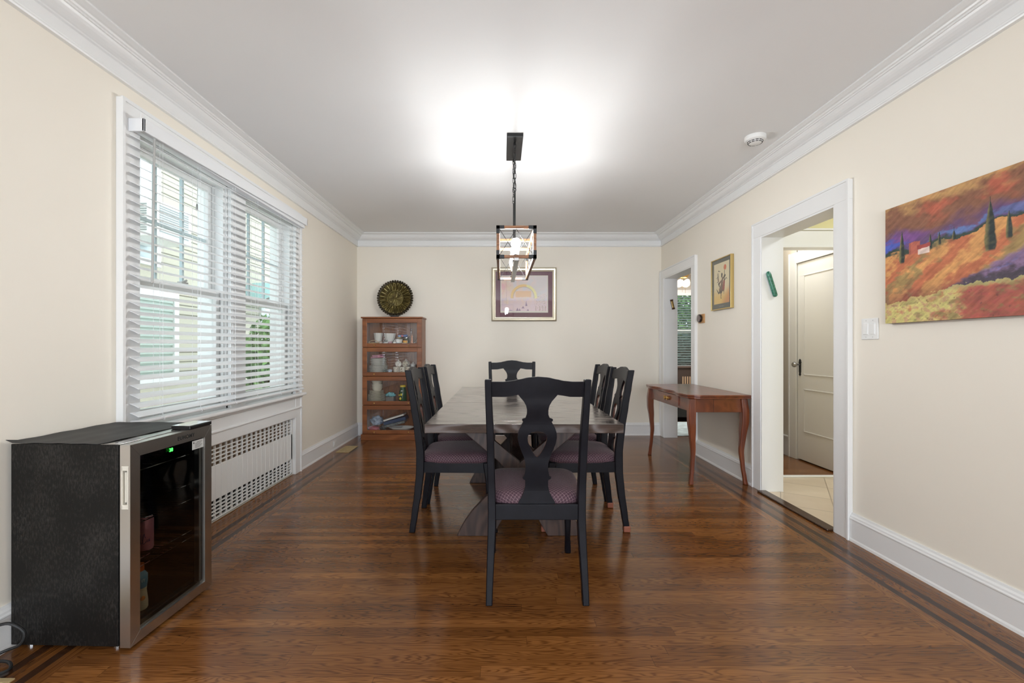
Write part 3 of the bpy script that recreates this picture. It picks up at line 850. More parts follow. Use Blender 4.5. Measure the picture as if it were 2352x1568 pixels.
# ------------------------------------------------------------ dining table
TX0, TX1, TY0, TY1, TZ = -.392, .622, 2.316, 4.53, .77
tcx = (TX0 + TX1) / 2
dt = thing('dining_table', 'long grey-brown wooden dining table with crossed curved trestle legs', 'table', (tcx, 3.42, 0))
segs = [(TY0, TY0 + .1, 0), (TY0 + .1, 3.225, 1), (3.225, 3.80, 1), (3.80, TY1 - .1, 1), (TY1 - .1, TY1, 0)]
for i, (a, b_, k) in enumerate(segs):
    bm = bmn(); box(bm, TX0, TX1, a + .0008, b_ - .0008, TZ - .046, TZ, .0022)
    obj('breadboard_end' if k == 0 else ('table_leaf' if i == 2 else 'tabletop'), bm, M['tabletop'], dt)
for y in (2.80, 3.90):
    for s in (-1, 1):
        poly = [(-.39, 0), (-.346, .084), (-.292, .158), (-.218, .235), (-.11, .335), (-.004, .45), (.10, .538), (.212, .632), (.305, .712), (.43, .712), (.345, .637), (.235, .545), (.13, .455), (.05, .36), (-.03, .24), (-.1, .12), (-.17, 0)]
        bm = bmn(); prism(bm, poly, lambda u, v, w: (tcx + s * u, w, v), y + (.0 if s > 0 else .004), y + (.045 if s > 0 else .041))
        obj('trestle_leg', bm, M['tableleg'], dt, bev=.003)
    bm = bmn(); box(bm, tcx - .44, tcx + .44, y - .01, y + .055, .700, .7235, .004)
    obj('top_cleat', bm, M['tableleg'], dt)
bm = bmn(); box(bm, tcx - .045, tcx + .045, 2.88, 3.905, .33, .43, .004)
obj('stretcher', bm, M['tableleg'], dt)
for y0_, y1_ in ((3.38, 3.05), (3.42, 3.75)):
    bm = bmn(); rings(bm, [[(tcx - .035, y0_ - .04, .42), (tcx + .035, y0_ - .04, .42), (tcx + .035, y0_ + .04, .42), (tcx - .035, y0_ + .04, .42)], [(tcx - .035, y1_ - .04, .722), (tcx + .035, y1_ - .04, .722), (tcx + .035, y1_ + .04, .722), (tcx - .035, y1_ + .04, .722)]])
    obj('brace', bm, M['tableleg'], dt)

# ------------------------------------------------------------ chandelier
cx, cyc = .095, 3.375
ch = thing('chandelier', 'long open box chandelier of brown wood and black metal with lit bulbs over the table', 'chandelier', (cx, cyc, ZC))
bm = bmn(); box(bm, cx - .057, cx + .057, 3.17, 3.58, ZC - .028, ZC, .003)
obj('canopy', bm, M['blackmetal'], ch)
W, L, Z0, Z1, Tk = .254, .952, 1.731, 1.937, .019
xa, xb, ya, yb = cx - W / 2, cx + W / 2, cyc - L / 2, cyc + L / 2
def frame_part(name, boxes, mat):
    bm = bmn()
    for q in boxes: box(bm, *q, .0012, None, 1)
    return obj(name, bm, mat, ch)
e = .0006
bars = []
for y in (ya, yb - Tk):
    bars += [(xa, xb, y, y + Tk, Z0, Z0 + Tk), (xa, xb, y, y + Tk, Z1 - Tk, Z1), (xa, xa + Tk, y, y + Tk, Z0 + Tk, Z1 - Tk), (xb - Tk, xb, y, y + Tk, Z0 + Tk, Z1 - Tk)]
for x in (xa, xb - Tk):
    for z in (Z0, Z1 - Tk): bars.append((x, x + Tk, ya + Tk, yb - Tk, z, z + Tk))
for y in (3.255, 3.545): bars.append((xa + Tk, xb - Tk, y - .012, y + .012, Z1 - Tk, Z1 - .002))
frame_part('frame', bars, M['lampwood'])
br = []
for sx, x in ((1, xa), (-1, xb)):
    for sy, y in ((1, ya), (-1, yb)):
        for sz, z in ((1, Z0), (-1, Z1)):
            f = lambda p, s, d: tuple(sorted((p - s * .0016, p + s * d)))
            br.append((*f(x, sx, .050), *f(y, sy, Tk + .0016), *f(z, sz, Tk + .0016)))
            br.append((*f(x, sx, Tk + .0016), *f(y, sy, .050), *f(z, sz, Tk + .0016)))
            br.append((*f(x, sx, Tk + .0016), *f(y, sy, Tk + .0016), *f(z, sz, .050)))
for k in range(0, len(br), 3): frame_part('corner_bracket', br[k:k + 3], M['blackmetal'])
bm = bmn(); r = .0017
for y in (ya + Tk / 2, yb - Tk / 2):
    for p, q in ((xa + Tk, cx), (cx, xb - Tk)):
        cyl(bm, (p, y - .002, Z0 + Tk), (q, y - .002, Z1 - Tk), r, n=6); cyl(bm, (p, y + .002, Z1 - Tk), (q, y + .002, Z0 + Tk), r, n=6)
for x in (xa + Tk / 2, xb - Tk / 2):
    n = 5
    for k in range(n):
        p, q = ya + Tk + (L - 2 * Tk) * k / n, ya + Tk + (L - 2 * Tk) * (k + 1) / n
        cyl(bm, (x - .002, p, Z0 + Tk), (x - .002, q, Z1 - Tk), r, n=6); cyl(bm, (x + .002, p, Z1 - Tk), (x + .002, q, Z0 + Tk), r, n=6)
obj('cross_wires', bm, M['blackmetal'], ch)
bm = bmn(); box(bm, cx - .016, cx + .016, ya - .004, yb + .004, Z0 - .018, Z0 + .002, .002)
obj('socket_bar', bm, M['steeldark'], ch)
bys = [cyc + d for d in (-.345, -.115, .115, .345)]
for y in bys:
    bm = bmn(); cyl(bm, (cx, y, Z0 + .002), (cx, y, Z0 + .048), .0165, n=16); cyl(bm, (cx, y, Z0 + .004), (cx, y, Z0 + .012), .022, n=16)
    so = obj('lamp_socket', bm, M['blackmetal'], ch)
    bm = bmn(); lathe(bm, [(0, 0), (.013, 0), (.0135, .018), (.021, .036), (.0295, .062), (.0315, .078), (.028, .096), (.018, .108), (0, .112)], (cx, y, Z0 + .046), 20)
    obj('light_bulb', bm, M['bulb'], so, smooth=True)
for y in (3.255, 3.545):
    bm = bmn(); cyl(bm, (cx, y, Z1 - .006), (cx, y, 2.282), .0062, n=10); cyl(bm, (cx, y, Z1 - .01), (cx, y, Z1 + .004), .011, n=10)
    obj('rod', bm, M['blackmetal'], ch)
    bm = bmn()
    def link(c, ang, hl=.0215, hw=.009, r=.0021):
        pts = []
        for k in range(16):
            a = 2 * PI * k / 16; u = hw * math.cos(a); v = (hl - hw) * (1 if math.sin(a) > 1e-6 else -1 if math.sin(a) < -1e-6 else 0) + hw * math.sin(a)
            pts.append((c[0] + u * math.cos(ang), c[1] + u * math.sin(ang), c[2] + v))
        tube(bm, pts, r, 6, True)
    nl = 9; zz0, zz1 = 2.298, 2.622
    for k in range(nl): link((cx, y, zz0 + (zz1 - zz0) * (k + .5) / nl), .5 + k * PI / 2)
    link((cx, y, 2.289), .5, .012, .010)
    cyl(bm, (cx, y, 2.605), (cx, y, ZC - .026), .006, n=8)
    obj('chain', bm, M['blackmetal'], ch, smooth=True)
    bm = bmn(); tube(bm, [(cx + .006 * math.sin(k * 1.4), y + .006 * math.cos(k * 1.4), 2.28 + .345 * k / 12) for k in range(13)], .0022, 6)
    obj('flex_cord', bm, M['rubber'], ch, smooth=True)

# ------------------------------------------------------------ drinks cooler
dc = thing('drinks_cooler', 'black glass-door drinks cooler with steel door frame standing by the window wall', 'drinks cooler', (-1.419, 1.739, 0), math.radians(-1.7))
D, Wc, Hc = .424, .466, .789         # body depth (local -x), width (local +y), height
kw = dict(parent=dc, local=True)
bm = bmn(); bx0, bx1 = -.047 - D, -.047
box(bm, bx0, bx1, 0, .012, .016, Hc, .002); box(bm, bx0, bx1, Wc - .012, Wc, .016, Hc, .002); box(bm, bx0, bx0 + .012, .012, Wc - .012, .016, Hc)
box(bm, bx0, bx1, .012, Wc - .012, .016, .06)
obj('body', bm, M['cooler'], **kw)
bm = bmn(); box(bm, bx0 + .001, bx1, .001, Wc - .001, Hc - .03, Hc + .0006, .002)
obj('top_panel', bm, flat('black_gloss_top', (.35, .34, .32), .18, .9), **kw)
bm = bmn()
for y0_, y1_ in ((.012, .035), (Wc - .035, Wc - .012)): box(bm, bx0 + .02, bx1 + .002, y0_, y1_, .06, Hc - .03)
box(bm, bx0 + .012, bx0 + .05, .035, Wc - .035, .06, Hc - .03); box(bm, bx0 + .05, bx1, .035, Wc - .035, .06, .075); box(bm, bx0 + .05, bx1, .035, Wc - .035, Hc - .05, Hc - .031)
obj('liner', bm, M['liner'], **kw)
bm = bmn(); box(bm, -.049, -.041, .006, Wc - .006, .03, Hc - .008)
for a, b_ in (((.006, .04), (.03, Hc - .008)), ((Wc - .04, Wc - .006), (.03, Hc - .008))): pass
bm.free(); bm = bmn()
box(bm, -.049, -.040, .006, .036, .03, Hc - .008); box(bm, -.049, -.040, Wc - .036, Wc - .006, .03, Hc - .008); box(bm, -.049, -.040, .036, Wc - .036, .03, .06); box(bm, -.049, -.040, .036, Wc - .036, Hc - .04, Hc - .008)
obj('door_gasket', bm, M['rubber'], **kw)
dz0, dz1 = .012, .787; fw = .046
bm = bmn()
hz0, hz1 = .545, .703
# near stile has a pocket for the hand in its edge
box(bm, -.040, 0, 0, fw, dz0, hz0); box(bm, -.040, 0, 0, fw, hz1, dz1)
box(bm, -.040, -.031, 0, fw, hz0, hz1); box(bm, -.009, 0, 0, fw, hz0, hz1); box(bm, -.032, -.008, .024, fw, hz0, hz1)
box(bm, -.040, 0, Wc - fw, Wc, dz0, dz1)
box(bm, -.040, 0, fw, Wc - fw, dz0, dz0 + .04); box(bm, -.040, 0, fw, Wc - fw, dz1 - .05, dz1)
bmesh.ops.remove_doubles(bm, verts=bm.verts, dist=1e-5)
dr = obj('door', bm, M['steel'], **kw)
kd = dict(parent=dr, local=True)
bm = bmn()
for q in ((-.034, -.006, hz0 - .004, hz0 + .014), (-.034, -.006, hz1 - .014, hz1 + .004)): box(bm, q[0], q[1], -.002, .02, q[2], q[3], .002)
box(bm, -.034, -.029, -.002, .02, hz0, hz1, .001); box(bm, -.011, -.006, -.002, .02, hz0, hz1, .001); box(bm, -.026, -.018, .004, .012, hz0 + .02, hz1 - .02, .003)
obj('handle', bm, flat('ivory_handle', (.66, .62, .53), .35), **kd)
# mitre seams on the steel frame
for (p, q) in (((0, dz0), (fw, dz0 + .04)), ((Wc, dz0), (Wc - fw, dz0 + .04)), ((0, dz1), (fw, dz1 - .05)), ((Wc, dz1), (Wc - fw, dz1 - .05))):
    bm = bmn(); cyl(bm, (.0001, p[0], p[1]), (.0001, q[0], q[1]), .0006, n=4)
    obj('mitre_seam', bm, M['steeldark'], **kd)
bm = bmn(); box(bm, -.012, -.006, fw - .002, Wc - fw + .002, dz0 + .038, dz1 - .048)
obj('door_glass', bm, M['coolglass'], **kd)
bm = bmn()
for q in ((fw, fw + .004, dz0 + .04, dz1 - .05), (Wc - fw - .022, Wc - fw - .012, dz0 + .04, dz1 - .05), (fw, Wc - fw, dz0 + .04, dz0 + .05)): box(bm, -.036, -.014, q[0], q[1], q[2], q[3])
obj('inner_frame', bm, M['steeldark'], **kd)
TM = Matrix(((0, 0, 1, .0006), (1, 0, 0, 0), (0, 1, 0, 0), (0, 0, 0, 1)))   # text plane facing +x, reading along +y
bm = text_bm('EUHOMY', .0235, .0004, Matrix.Translation((0, .296, dz1 - .026)) @ TM, True, space=1.12)
obj('lettering', bm, M['rubber'], **kd)
bm = text_bm('38', .021, .0003, Matrix.Translation((-.005, .213, dz1 - .066)) @ TM, True)
obj('temperature_display', bm, M['led'], **kd, label='green lit number')
bm = bmn(); box(bm, -.0062, -.0054, Wc - fw - .078, Wc - fw - .002, dz1 - .096, dz1 - .056)
st_ = obj('rating_sticker', bm, M['label'], **kd)
bm = bmn()
for k in range(6): box(bm, -.0054, -.0052, Wc - fw - .06 + (.0 if k else .012), Wc - fw - .012 - .006 * (k % 3), dz1 - .065 - k * .005, dz1 - .0635 - k * .005)
prism(bm, [(-.004, 0), (0, .005), (.004, 0), (0, -.005)], lambda u, v, w: (w, Wc - fw - .068 + u, dz1 - .066 + v), -.0054, -.0052)
obj('sticker_print', bm, M['rubber'], parent=st_, local=True)
bm = bmn(); box(bm, -.085, .004, Wc - .15, Wc - .004, Hc + .001, Hc + .017, .003)
box(bm, -.08, 0, Wc - .145, Wc - .01, Hc - .002, Hc + .003)
obj('hinge_cover', bm, M['liner'], **kw)
bm = bmn(); box(bm, -.084, .003, Wc - .149, Wc - .005, Hc + .0165, Hc + .0178)
obj('hinge_plate', bm, M['chrome'], **kw)
bm = bmn()
for y in (.03, .05, .062): cyl(bm, (-.08 - (y > .04) * .012, y, Hc), (-.08 - (y > .04) * .012, y, Hc + .0012), .0045, n=10)
obj('screw_hole', bm, M['rubber'], **kw)
for x in (bx0 + .05, bx1 - .03):
    for y in (.035, Wc - .035):
        bm = bmn(); cyl(bm, (x, y, 0), (x, y, .017), .016, n=12)
        obj('foot', bm, M['chrome'], **kw)
shz = [.21, .33, .40, .475, .60]
for z in (.66, .52, .446, .298, .2665):
    bm = bmn()
    xs0, xs1 = bx0 + .055, bx1 - .012
    for x in (xs0, xs1): cyl(bm, (x, .036, z), (x, Wc - .036, z), .0022, n=6)
    for k in range(16):
        y = .045 + (Wc - .09) * k / 15; cyl(bm, (xs0, y, z), (xs1, y, z), .0011, n=5)
    obj('wire_shelf', bm, M['chrome'], **kw)
for z in (.30, .41, .52, .63):
    bm = bmn(); box(bm, bx0 + .048, bx0 + .056, Wc - .16, Wc - .145, z, z + .018)
    obj('shelf_clip', bm, M['label'], **kw)
# things standing in it (placed in the room, not parented)
R0 = Matrix.Translation((-1.419, 1.739, 0)) @ Matrix.Rotation(math.radians(-1.7), 4, 'Z')
pinkc = flat('pink_can', (.62, .24, .29), .3, .35)
def can(lx, ly, z, label):
    p = R0 @ Vector((lx, ly, z))
    t = thing('drink_can', label, 'can', p)
    bm = lathe(bmn(), [(0, 0), (.026, 0), (.029, .006), (.029, .125), (.025, .136), (.0245, .14), (0, .14)], (0, 0, 0), 28)
    obj('body', bm, pinkc, t, local=True, smooth=True)
    bm = bmn()
    def scr(pts, r=.0011):
        P = []
        for a, z_ in pts:
            P.append((.0295 * math.cos(a), .0295 * math.sin(a), z_))
        tube(bm, P, r, 5)
    scr([(-.95, .055), (-1.05, .066), (-1.0, .074), (-1.15, .066), (-1.25, .045), (-1.22, .030), (-1.05, .030), (-.85, .040)])
    scr([(-.80, .036), (-.74, .048), (-.68, .036)]); scr([(-.60, .036), (-.56, .048), (-.5, .036), (-.45, .05), (-.4, .037)]); scr([(-1.55, .07), (-1.5, .03), (-1.35, .034)])
    obj('script_lettering', bm, flat('blue_ink', (.05, .03, .16), .5) if 'blue_ink' not in bpy.data.materials else bpy.data.materials['blue_ink'], t, local=True)
    bm = lathe(bmn(), [(0, 0), (.0235, 0), (.0255, .002), (.0245, .004), (.022, .002), (0, .002)], (0, 0, .1385), 24)
    obj('lid', bm, M['chrome'], t, local=True, smooth=True)
can(-.11, .205, .3008, 'pink striped drink can with script lettering on a middle cooler shelf')
bt = thing('creamer_bottle', 'blue and cream plastic bottle with orange cap low in the cooler', 'bottle', R0 @ Vector((-.09, .150, .0755)))
bm = lathe(bmn(), [(0, 0), (.026, 0), (.029, .006), (.029, .03), (.026, .055), (.024, .075), (.025, .09)], (0, 0, 0), 24)
obj('lower_label', bm, flat('cream_label', (.70, .60, .40), .4), bt, local=True, smooth=True)
bm = lathe(bmn(), [(.025, .09), (.028, .115), (.028, .14), (.02, .152), (.013, .158), (0, .158)], (0, 0, 0), 24)
obj('upper_label', bm, flat('blue_label', (.12, .33, .46), .35), bt, local=True, smooth=True)
bm = bmn(); cyl(bm, (0, 0, .158), (0, 0, .186), .016, n=20)
obj('cap', bm, flat('orange_cap', (.75, .17, .04), .4), bt, local=True, smooth=True)
bm = bmn(); ball(bm, (.024, -.013, .05), (.006, .011, .009), 10, 6)
obj('fruit_print', bm, flat('orange_print', (.75, .25, .05), .5), bt, local=True, smooth=True)
TB = Matrix.Rotation(-.45, 4, 'Z')
bm = text_bm('IT', .016, .0004, TB @ Matrix.Translation((.0282, 0, .122)) @ TM)
obj('lettering', bm, M['white'], bt, local=True)
# mat lying on the top
bm = bmn(); nx, ny = 14, 14; VV = []
for i in range(nx + 1):
    row = []
    for j in range(ny + 1):
        x = bx0 - .004 + (D - .062) * i / nx - .01 * (j == 0); y = -.006 + (Wc - .0) * j / ny
        x += .018 * (j / ny) * (i / nx)
        z = Hc + .0035 + .0012 * math.sin(j * 1.3 + i * .3) + .0010 * math.sin(i * 1.7) + (.012 if (i == 0 and j == 0) else .004 if (i == 0 or j == ny) else 0)
        row.append(bm.verts.new((x, y, z)))
    VV.append(row)
for i in range(nx):
    for j in range(ny): bm.faces.new((VV[i][j], VV[i + 1][j], VV[i + 1][j + 1], VV[i][j + 1]))
ex = bmesh.ops.extrude_face_region(bm, geom=bm.faces[:])
bmesh.ops.translate(bm, verts=[v for v in ex['geom'] if isinstance(v, bmesh.types.BMVert)], vec=(0, 0, .0016))
mt = obj('rubber_mat', bm, M['mat_cloth'], local=True, smooth=True)
mt.location = (-1.419, 1.739, 0); mt.rotation_euler = (0, 0, math.radians(-1.7))
tag(mt, 'rumpled black rubber mat spread on top of the drinks cooler', 'mat')
# power cord and floor register beside it
bm = bmn()
pts = [(-1.905, 1.72, .10), (-1.89, 1.69, .12), (-1.84, 1.70, .13), (-1.80, 1.715, .09), (-1.81, 1.712, .045), (-1.86, 1.70, .025), (-1.90, 1.66, .012), (-1.88, 1.60, .010), (-1.80, 1.585, .010), (-1.76, 1.625, .010), (-1.80, 1.66, .014), (-1.86, 1.65, .016), (-1.89, 1.58, .012), (-1.88, 1.45, .010)]
P2 = []
for i in range(len(pts) - 1):
    a, b_, c, d = [Vector(pts[max(0, min(len(pts) - 1, i + k))]) for k in (-1, 0, 1, 2)]
    for k in range(6):
        t_ = k / 6; P2.append(.5 * ((2 * b_) + (-a + c) * t_ + (2 * a - 5 * b_ + 4 * c - d) * t_ ** 2 + (-a + 3 * b_ - 3 * c + d) * t_ ** 3))
tube(bm, P2, .0055, 8)
tag(obj('power_cord', bm, M['rubber'], smooth=True), 'looped black power cord on the floor between wall and drinks cooler', 'cord')
def register(label, x0, x1, y0, y1):
    t = thing('floor_register', label, 'floor vent', ((x0 + x1) / 2, (y0 + y1) / 2, 0))
    bm = bmn(); m = .022
    for q in ((x0, x1, y0, y0 + m), (x0, x1, y1 - m, y1), (x0, x0 + m, y0 + m, y1 - m), (x1 - m, x1, y0 + m, y1 - m)): box(bm, *q, 0, .006, .002)
    obj('frame', bm, M['brassvent'], t)
    bm = bmn(); n = 14
    for k in range(n):
        y = y0 + m + (y1 - y0 - 2 * m) * (k + .3) / n; box(bm, x0 + m, x1 - m, y, y + .008, .001, .0045)
    box(bm, (x0 + x1) / 2 - .003, (x0 + x1) / 2 + .003, y0 + m, y1 - m, .001, .005)
    obj('louvre', bm, M['brassvent'], t)
    bm = bmn(); box(bm, x0 + m, x1 - m, y0 + m, y1 - m, 0, .001)
    obj('duct', bm, M['darkvoid'], t)
register('brass floor vent by the left baseboard in front of the bookcase', -1.835, -1.685, 5.03, 5.35)
register('brass floor vent at the bottom left corner in front of the drinks cooler', -1.86, -1.70, 1.27, 1.592)
bm = bmn(); box(bm, XL + .02, XL + .027, 5.12, 5.20, .045, .105, .003); box(bm, XL + .02, XL + .030, 5.14, 5.18, .06, .09, .002)
tag(obj('wall_outlet', bm, M['trim']), 'small white painted outlet set in the left baseboard', 'outlet')
# ------------------------------------------------------------ glass-front bookcase
bx0, bx1, byf, byb = -1.752, -1.002, 5.715, 6.0
bc = thing('bookcase', 'tall cherry barrister bookcase with four lift-up glass doors in the far corner', 'bookcase', ((bx0 + bx1) / 2, 5.86, 0))
LV = [.072, .436, .800, 1.163, 1.527]
bm = bmn(); box(bm, bx0 - .012, bx1 + .012, byf - .014, byb, 0, .072, .003)
obj('plinth', bm, M['cherry'], bc)
bm = bmn(); box(bm, bx0 - .012, bx1 + .012, byf - .016, byb, 1.527, 1.546, .004)
obj('top', bm, M['cherry'], bc)
bm = bmn(); t_ = .018
box(bm, bx0, bx0 + t_, byf + .024, byb, .072, 1.527); box(bm, bx1 - t_, bx1, byf + .024, byb, .072, 1.527)
box(bm, bx0 + t_, bx1 - t_, byb - .01, byb, .072, 1.527)
obj('carcass', bm, M['cherry_v'], bc)
for i in range(4):
    bm = bmn(); box(bm, bx0 + t_, bx1 - t_, byf + .03, byb - .01, LV[i] - .001, LV[i] + .03)
    obj('shelf', bm, M['cherry'], bc)
SH = [l + .031 for l in LV[:4]]
for i in range(4):
    z0, z1 = LV[i] + .004, LV[i + 1] - .004; s = .055
    bm = bmn()
    x0, x1, y0, y1 = bx0 + .003, bx1 - .003, byf, byf + .02
    box(bm, x0, x0 + s, y0, y1, z0, z1, .003); box(bm, x1 - s, x1, y0, y1, z0, z1, .003)
    box(bm, x0 + s, x1 - s, y0, y1, z1 - .052, z1, .003); box(bm, x0 + s, x1 - s, y0, y1, z0, z0 + .047, .003)
    for q in ((x0 + s - .004, x0 + s + .004, z0 + .043, z1 - .048), (x1 - s - .004, x1 - s + .004, z0 + .043, z1 - .048)): box(bm, q[0], q[1], y0 + .002, y0 + .014, q[2], q[3], .002)
    dr = obj('door', bm, M['cherry'], bc)
    bm = bmn(); box(bm, x0 + s - .004, x1 - s + .004, y0 + .011, y0 + .014, z0 + .043, z1 - .048)
    obj('glass_panel', bm, M['cabglass'], dr)
    for x in (bx0 + .155, bx1 - .165):
        bm = bmn(); lathe(bm, [(0, 0), (.006, 0), (.005, .006), (.0085, .012), (.0085, .017), (.005, .021), (0, .022)], (x, y0, z0 + .0225), 14, Matrix.Rotation(PI / 2, 4, 'X'))
        obj('knob', bm, M['brass'], dr, smooth=True)
def X(px): return (px - 1152) * 5.85 / 1045
def put(name, label, cat, bm, mat, group=None, smooth=True):
    return tag(obj(name, bm, mat, smooth=smooth), label, cat, group)
def bowl_prof(r, h, foot=.5, th=.004): return [(0, 0), (r * foot, 0), (r * .8, h * .35), (r, h), (r - th, h), (r * .78, h * .38), (r * foot * .8, th * 1.5), (0, th * 1.5)]
yb_ = 5.86
z4, z3, z2, z1_ = SH[3], SH[2], SH[1], SH[0]
flut = lambda a, z: 1 + .035 * math.cos(10 * a) * min(1, z / .05)
# top shelf
put('fluted_cup', 'white fluted tall cup at the left of the top bookcase shelf', 'cup', lathe(bmn(), [(0, 0), (.035, 0), (.045, .06), (.058, .155), (.053, .155), (.04, .06), (0, .012)], (X(865), 5.93, z4), 40, None, flut), M['ceramic'])
put('fluted_vase', 'white fluted wide vase on the top bookcase shelf beside the tall cup', 'vase', lathe(bmn(), [(0, 0), (.045, 0), (.05, .04), (.066, .10), (.075, .15), (.069, .15), (.05, .06), (0, .012)], (X(893), 5.908, z4), 40, None, flut), M['ceramic'])
bk = thing('basket', 'small pale straw basket at the front left of the top bookcase shelf', 'basket', (X(861), 5.80, z4))
obj('body', lathe(bmn(), [(0, 0), (.052, 0), (.068, .028), (.064, .03), (.05, .006), (0, .005)], (X(861), 5.80, z4), 28, None, lambda a, z: 1 + .03 * math.cos(20 * a)), flat('straw', (.62, .44, .22), .6, var=.3, vs=60), bk, smooth=True)
bm = bmn(); tube(bm, [(X(861) + .062 * math.cos(PI * k / 12), 5.80, z4 + .025 + .032 * math.sin(PI * k / 12)) for k in range(13)], .0035, 6)
obj('handle', bm, bpy.data.materials['straw'], bk, smooth=True)
put('small_jar', 'small jar with reddish lid on the top shelf beside the straw basket', 'jar', lathe(bmn(), [(0, 0), (.02, 0), (.022, .03), (.018, .044), (0, .046)], (X(877), 5.80, z4), 18), flat('pinkish_jar', (.62, .50, .44), .3))
put('ramekin', 'small white ramekin under a stemmed glass on the top bookcase shelf', 'ramekin', lathe(bmn(), bowl_prof(.034, .034, .85), (X(888.5), 5.795, z4), 24), M['ceramic'])
gl = clear('drinking_glass', (.88, .90, .90), .0, 2.0)
put('stemmed_glass', 'clear footed glass standing in the white ramekin', 'glass', lathe(bmn(), [(0, .007), (.018, .008), (.006, .014), (.008, .025), (.024, .035), (.026, .062), (.024, .062), (.02, .036), (0, .03)], (X(888.5), 5.795, z4), 20), gl)
put('pink_cup', 'small pink patterned cup on the top bookcase shelf', 'cup', lathe(bmn(), bowl_prof(.026, .042, .75), (X(899), 5.80, z4), 20), flat('pink_pattern', (.60, .33, .38), .35, var=.4, vs=70))
sb = thing('salt_shaker', 'small white bottle with grey cap on the top bookcase shelf', 'bottle', (X(908), 5.80, z4))
obj('body', lathe(bmn(), [(0, 0), (.018, 0), (.019, .035), (.014, .044), (0, .046)], (X(908), 5.80, z4), 18), M['ceramic'], sb, smooth=True)
obj('cap', lathe(bmn(), [(0, .046), (.011, .046), (.012, .062), (0, .065)], (X(908), 5.80, z4), 14), M['label'], sb, smooth=True)
put('blue_tub', 'shallow blue tub under a white bowl on the top bookcase shelf', 'tub', lathe(bmn(), [(0, 0), (.032, 0), (.036, .024), (0, .024)], (X(918), 5.80, z4), 24), flat('teal_blue', (.03, .22, .34), .4))
put('white_bowl', 'white bowl with wavy rim stacked on the blue tub', 'bowl', lathe(bmn(), [(r, z + .025) for r, z in bowl_prof(.047, .048, .8)], (X(918.5), 5.80, z4), 30, None, lambda a, z: 1 + .03 * math.cos(3 * a)), M['ceramic'])
put('ramekin', 'small white ramekin under the orange tub on the top bookcase shelf', 'ramekin', lathe(bmn(), bowl_prof(.038, .026, .85), (X(931), 5.795, z4), 24), M['ceramic'])
ot = thing('food_tub', 'round orange and yellow tub resting in a white ramekin', 'tub', (X(933), 5.795, z4 + .007))
obj('body', lathe(bmn(), [(0, .007), (.026, .007), (.029, .045), (0, .045)], (X(933), 5.795, z4), 22), flat('amber_tub', (.78, .42, .05), .35), ot, smooth=True)
obj('lid', lathe(bmn(), [(0, .045), (.031, .045), (.031, .056), (0, .058)], (X(933), 5.795, z4), 22), flat('orange_lid', (.85, .33, .02), .35), ot, smooth=True)
for px, yy in ((914, 5.93), (931, 5.92)):
    j = thing('jar', 'dark olive glass jar behind the white bowl on the top shelf' if px < 920 else 'dark olive glass jar behind the orange tub on the top shelf', 'jar', (X(px), yy, z4))
    obj('body', lathe(bmn(), [(0, 0), (.034, 0), (.037, .07), (.028, .085), (0, .086)], (X(px), yy, z4), 20), flat('olive_glass', (.10, .09, .04), .15) if px == 914 else bpy.data.materials['olive_glass'], j, smooth=True)
    obj('lid', lathe(bmn(), [(0, .086), (.03, .086), (.03, .10), (0, .1)], (X(px), yy, z4), 18), flat('ochre_lid', (.42, .26, .05), .4) if px == 914 else M['steeldark'], j, smooth=True)
pk = thing('snack_packet', 'flat blue red and white packet lying on the olive jars', 'packet', (X(925), 5.92, z4 + .101))
def slab(bm, c, d, rz=0, ry=0, rx=0, bev=.003):
    return box(bm, -d[0] / 2, d[0] / 2, -d[1] / 2, d[1] / 2, 0, d[2], bev, Matrix.Translation(c) @ Matrix.Rotation(rz, 4, 'Z') @ Matrix.Rotation(ry, 4, 'Y') @ Matrix.Rotation(rx, 4, 'X'))
obj('wrapper', slab(bmn(), (X(923), 5.925, z4 + .104), (.115, .07, .028), 0, -.05), flat('packet_blue', (.06, .13, .36), .3), pk)
bm = bmn(); box(bm, X(920), X(925), 5.886, 5.892, z4 + .108, z4 + .126); obj('wrapper_print', bm, flat('packet_red', (.62, .10, .08), .3), pk)
bm = bmn(); box(bm, X(915), X(918.5), 5.886, 5.892, z4 + .106, z4 + .122); obj('wrapper_patch', bm, flat('packet_light', (.45, .62, .68), .3), pk)
dcn = thing('decanter', 'clear glass decanter with round ball stopper at the right of the top shelf', 'decanter', (X(944.5), 5.85, z4))
obj('body', lathe(bmn(), [(0, 0), (.032, 0), (.036, .03), (.034, .08), (.026, .115), (.013, .132), (.011, .155), (.015, .16), (0, .16)], (X(944.5), 5.85, z4), 24), gl, dcn, smooth=True)
bm = bmn(); cyl(bm, (X(944.5), 5.85, z4 + .15), (X(944.5), 5.85, z4 + .178), .007); ball(bm, (X(944.5), 5.85, z4 + .195), .02)
obj('stopper', bm, gl, dcn, smooth=True)
tw = put('twisted_candle_stand', 'copper and black spiral stand at the right of the top bookcase shelf', 'ornament', lathe(bmn(), [(0, 0), (.018, 0), (.02, .02), (.014, .08), (.017, .105), (.01, .12), (.001, .14)], (X(948.5), 5.79, z4), 20, None, lambda a, z: 1 + .16 * math.cos(3 * a + z * 90)), flat('copper', (.40, .17, .09), .35, .6, var=.6, vs=45))
bm = bmn(); tube(bm, [(X(951), 5.79, z4 + .003), (X(956), 5.80, z4 + .045), (X(958.5), 5.81, z4 + .085)], [.003, .002, .006], 8)
put('spoon', 'silver spoon leaning at the right end of the top bookcase shelf', 'spoon', bm, M['chrome'])
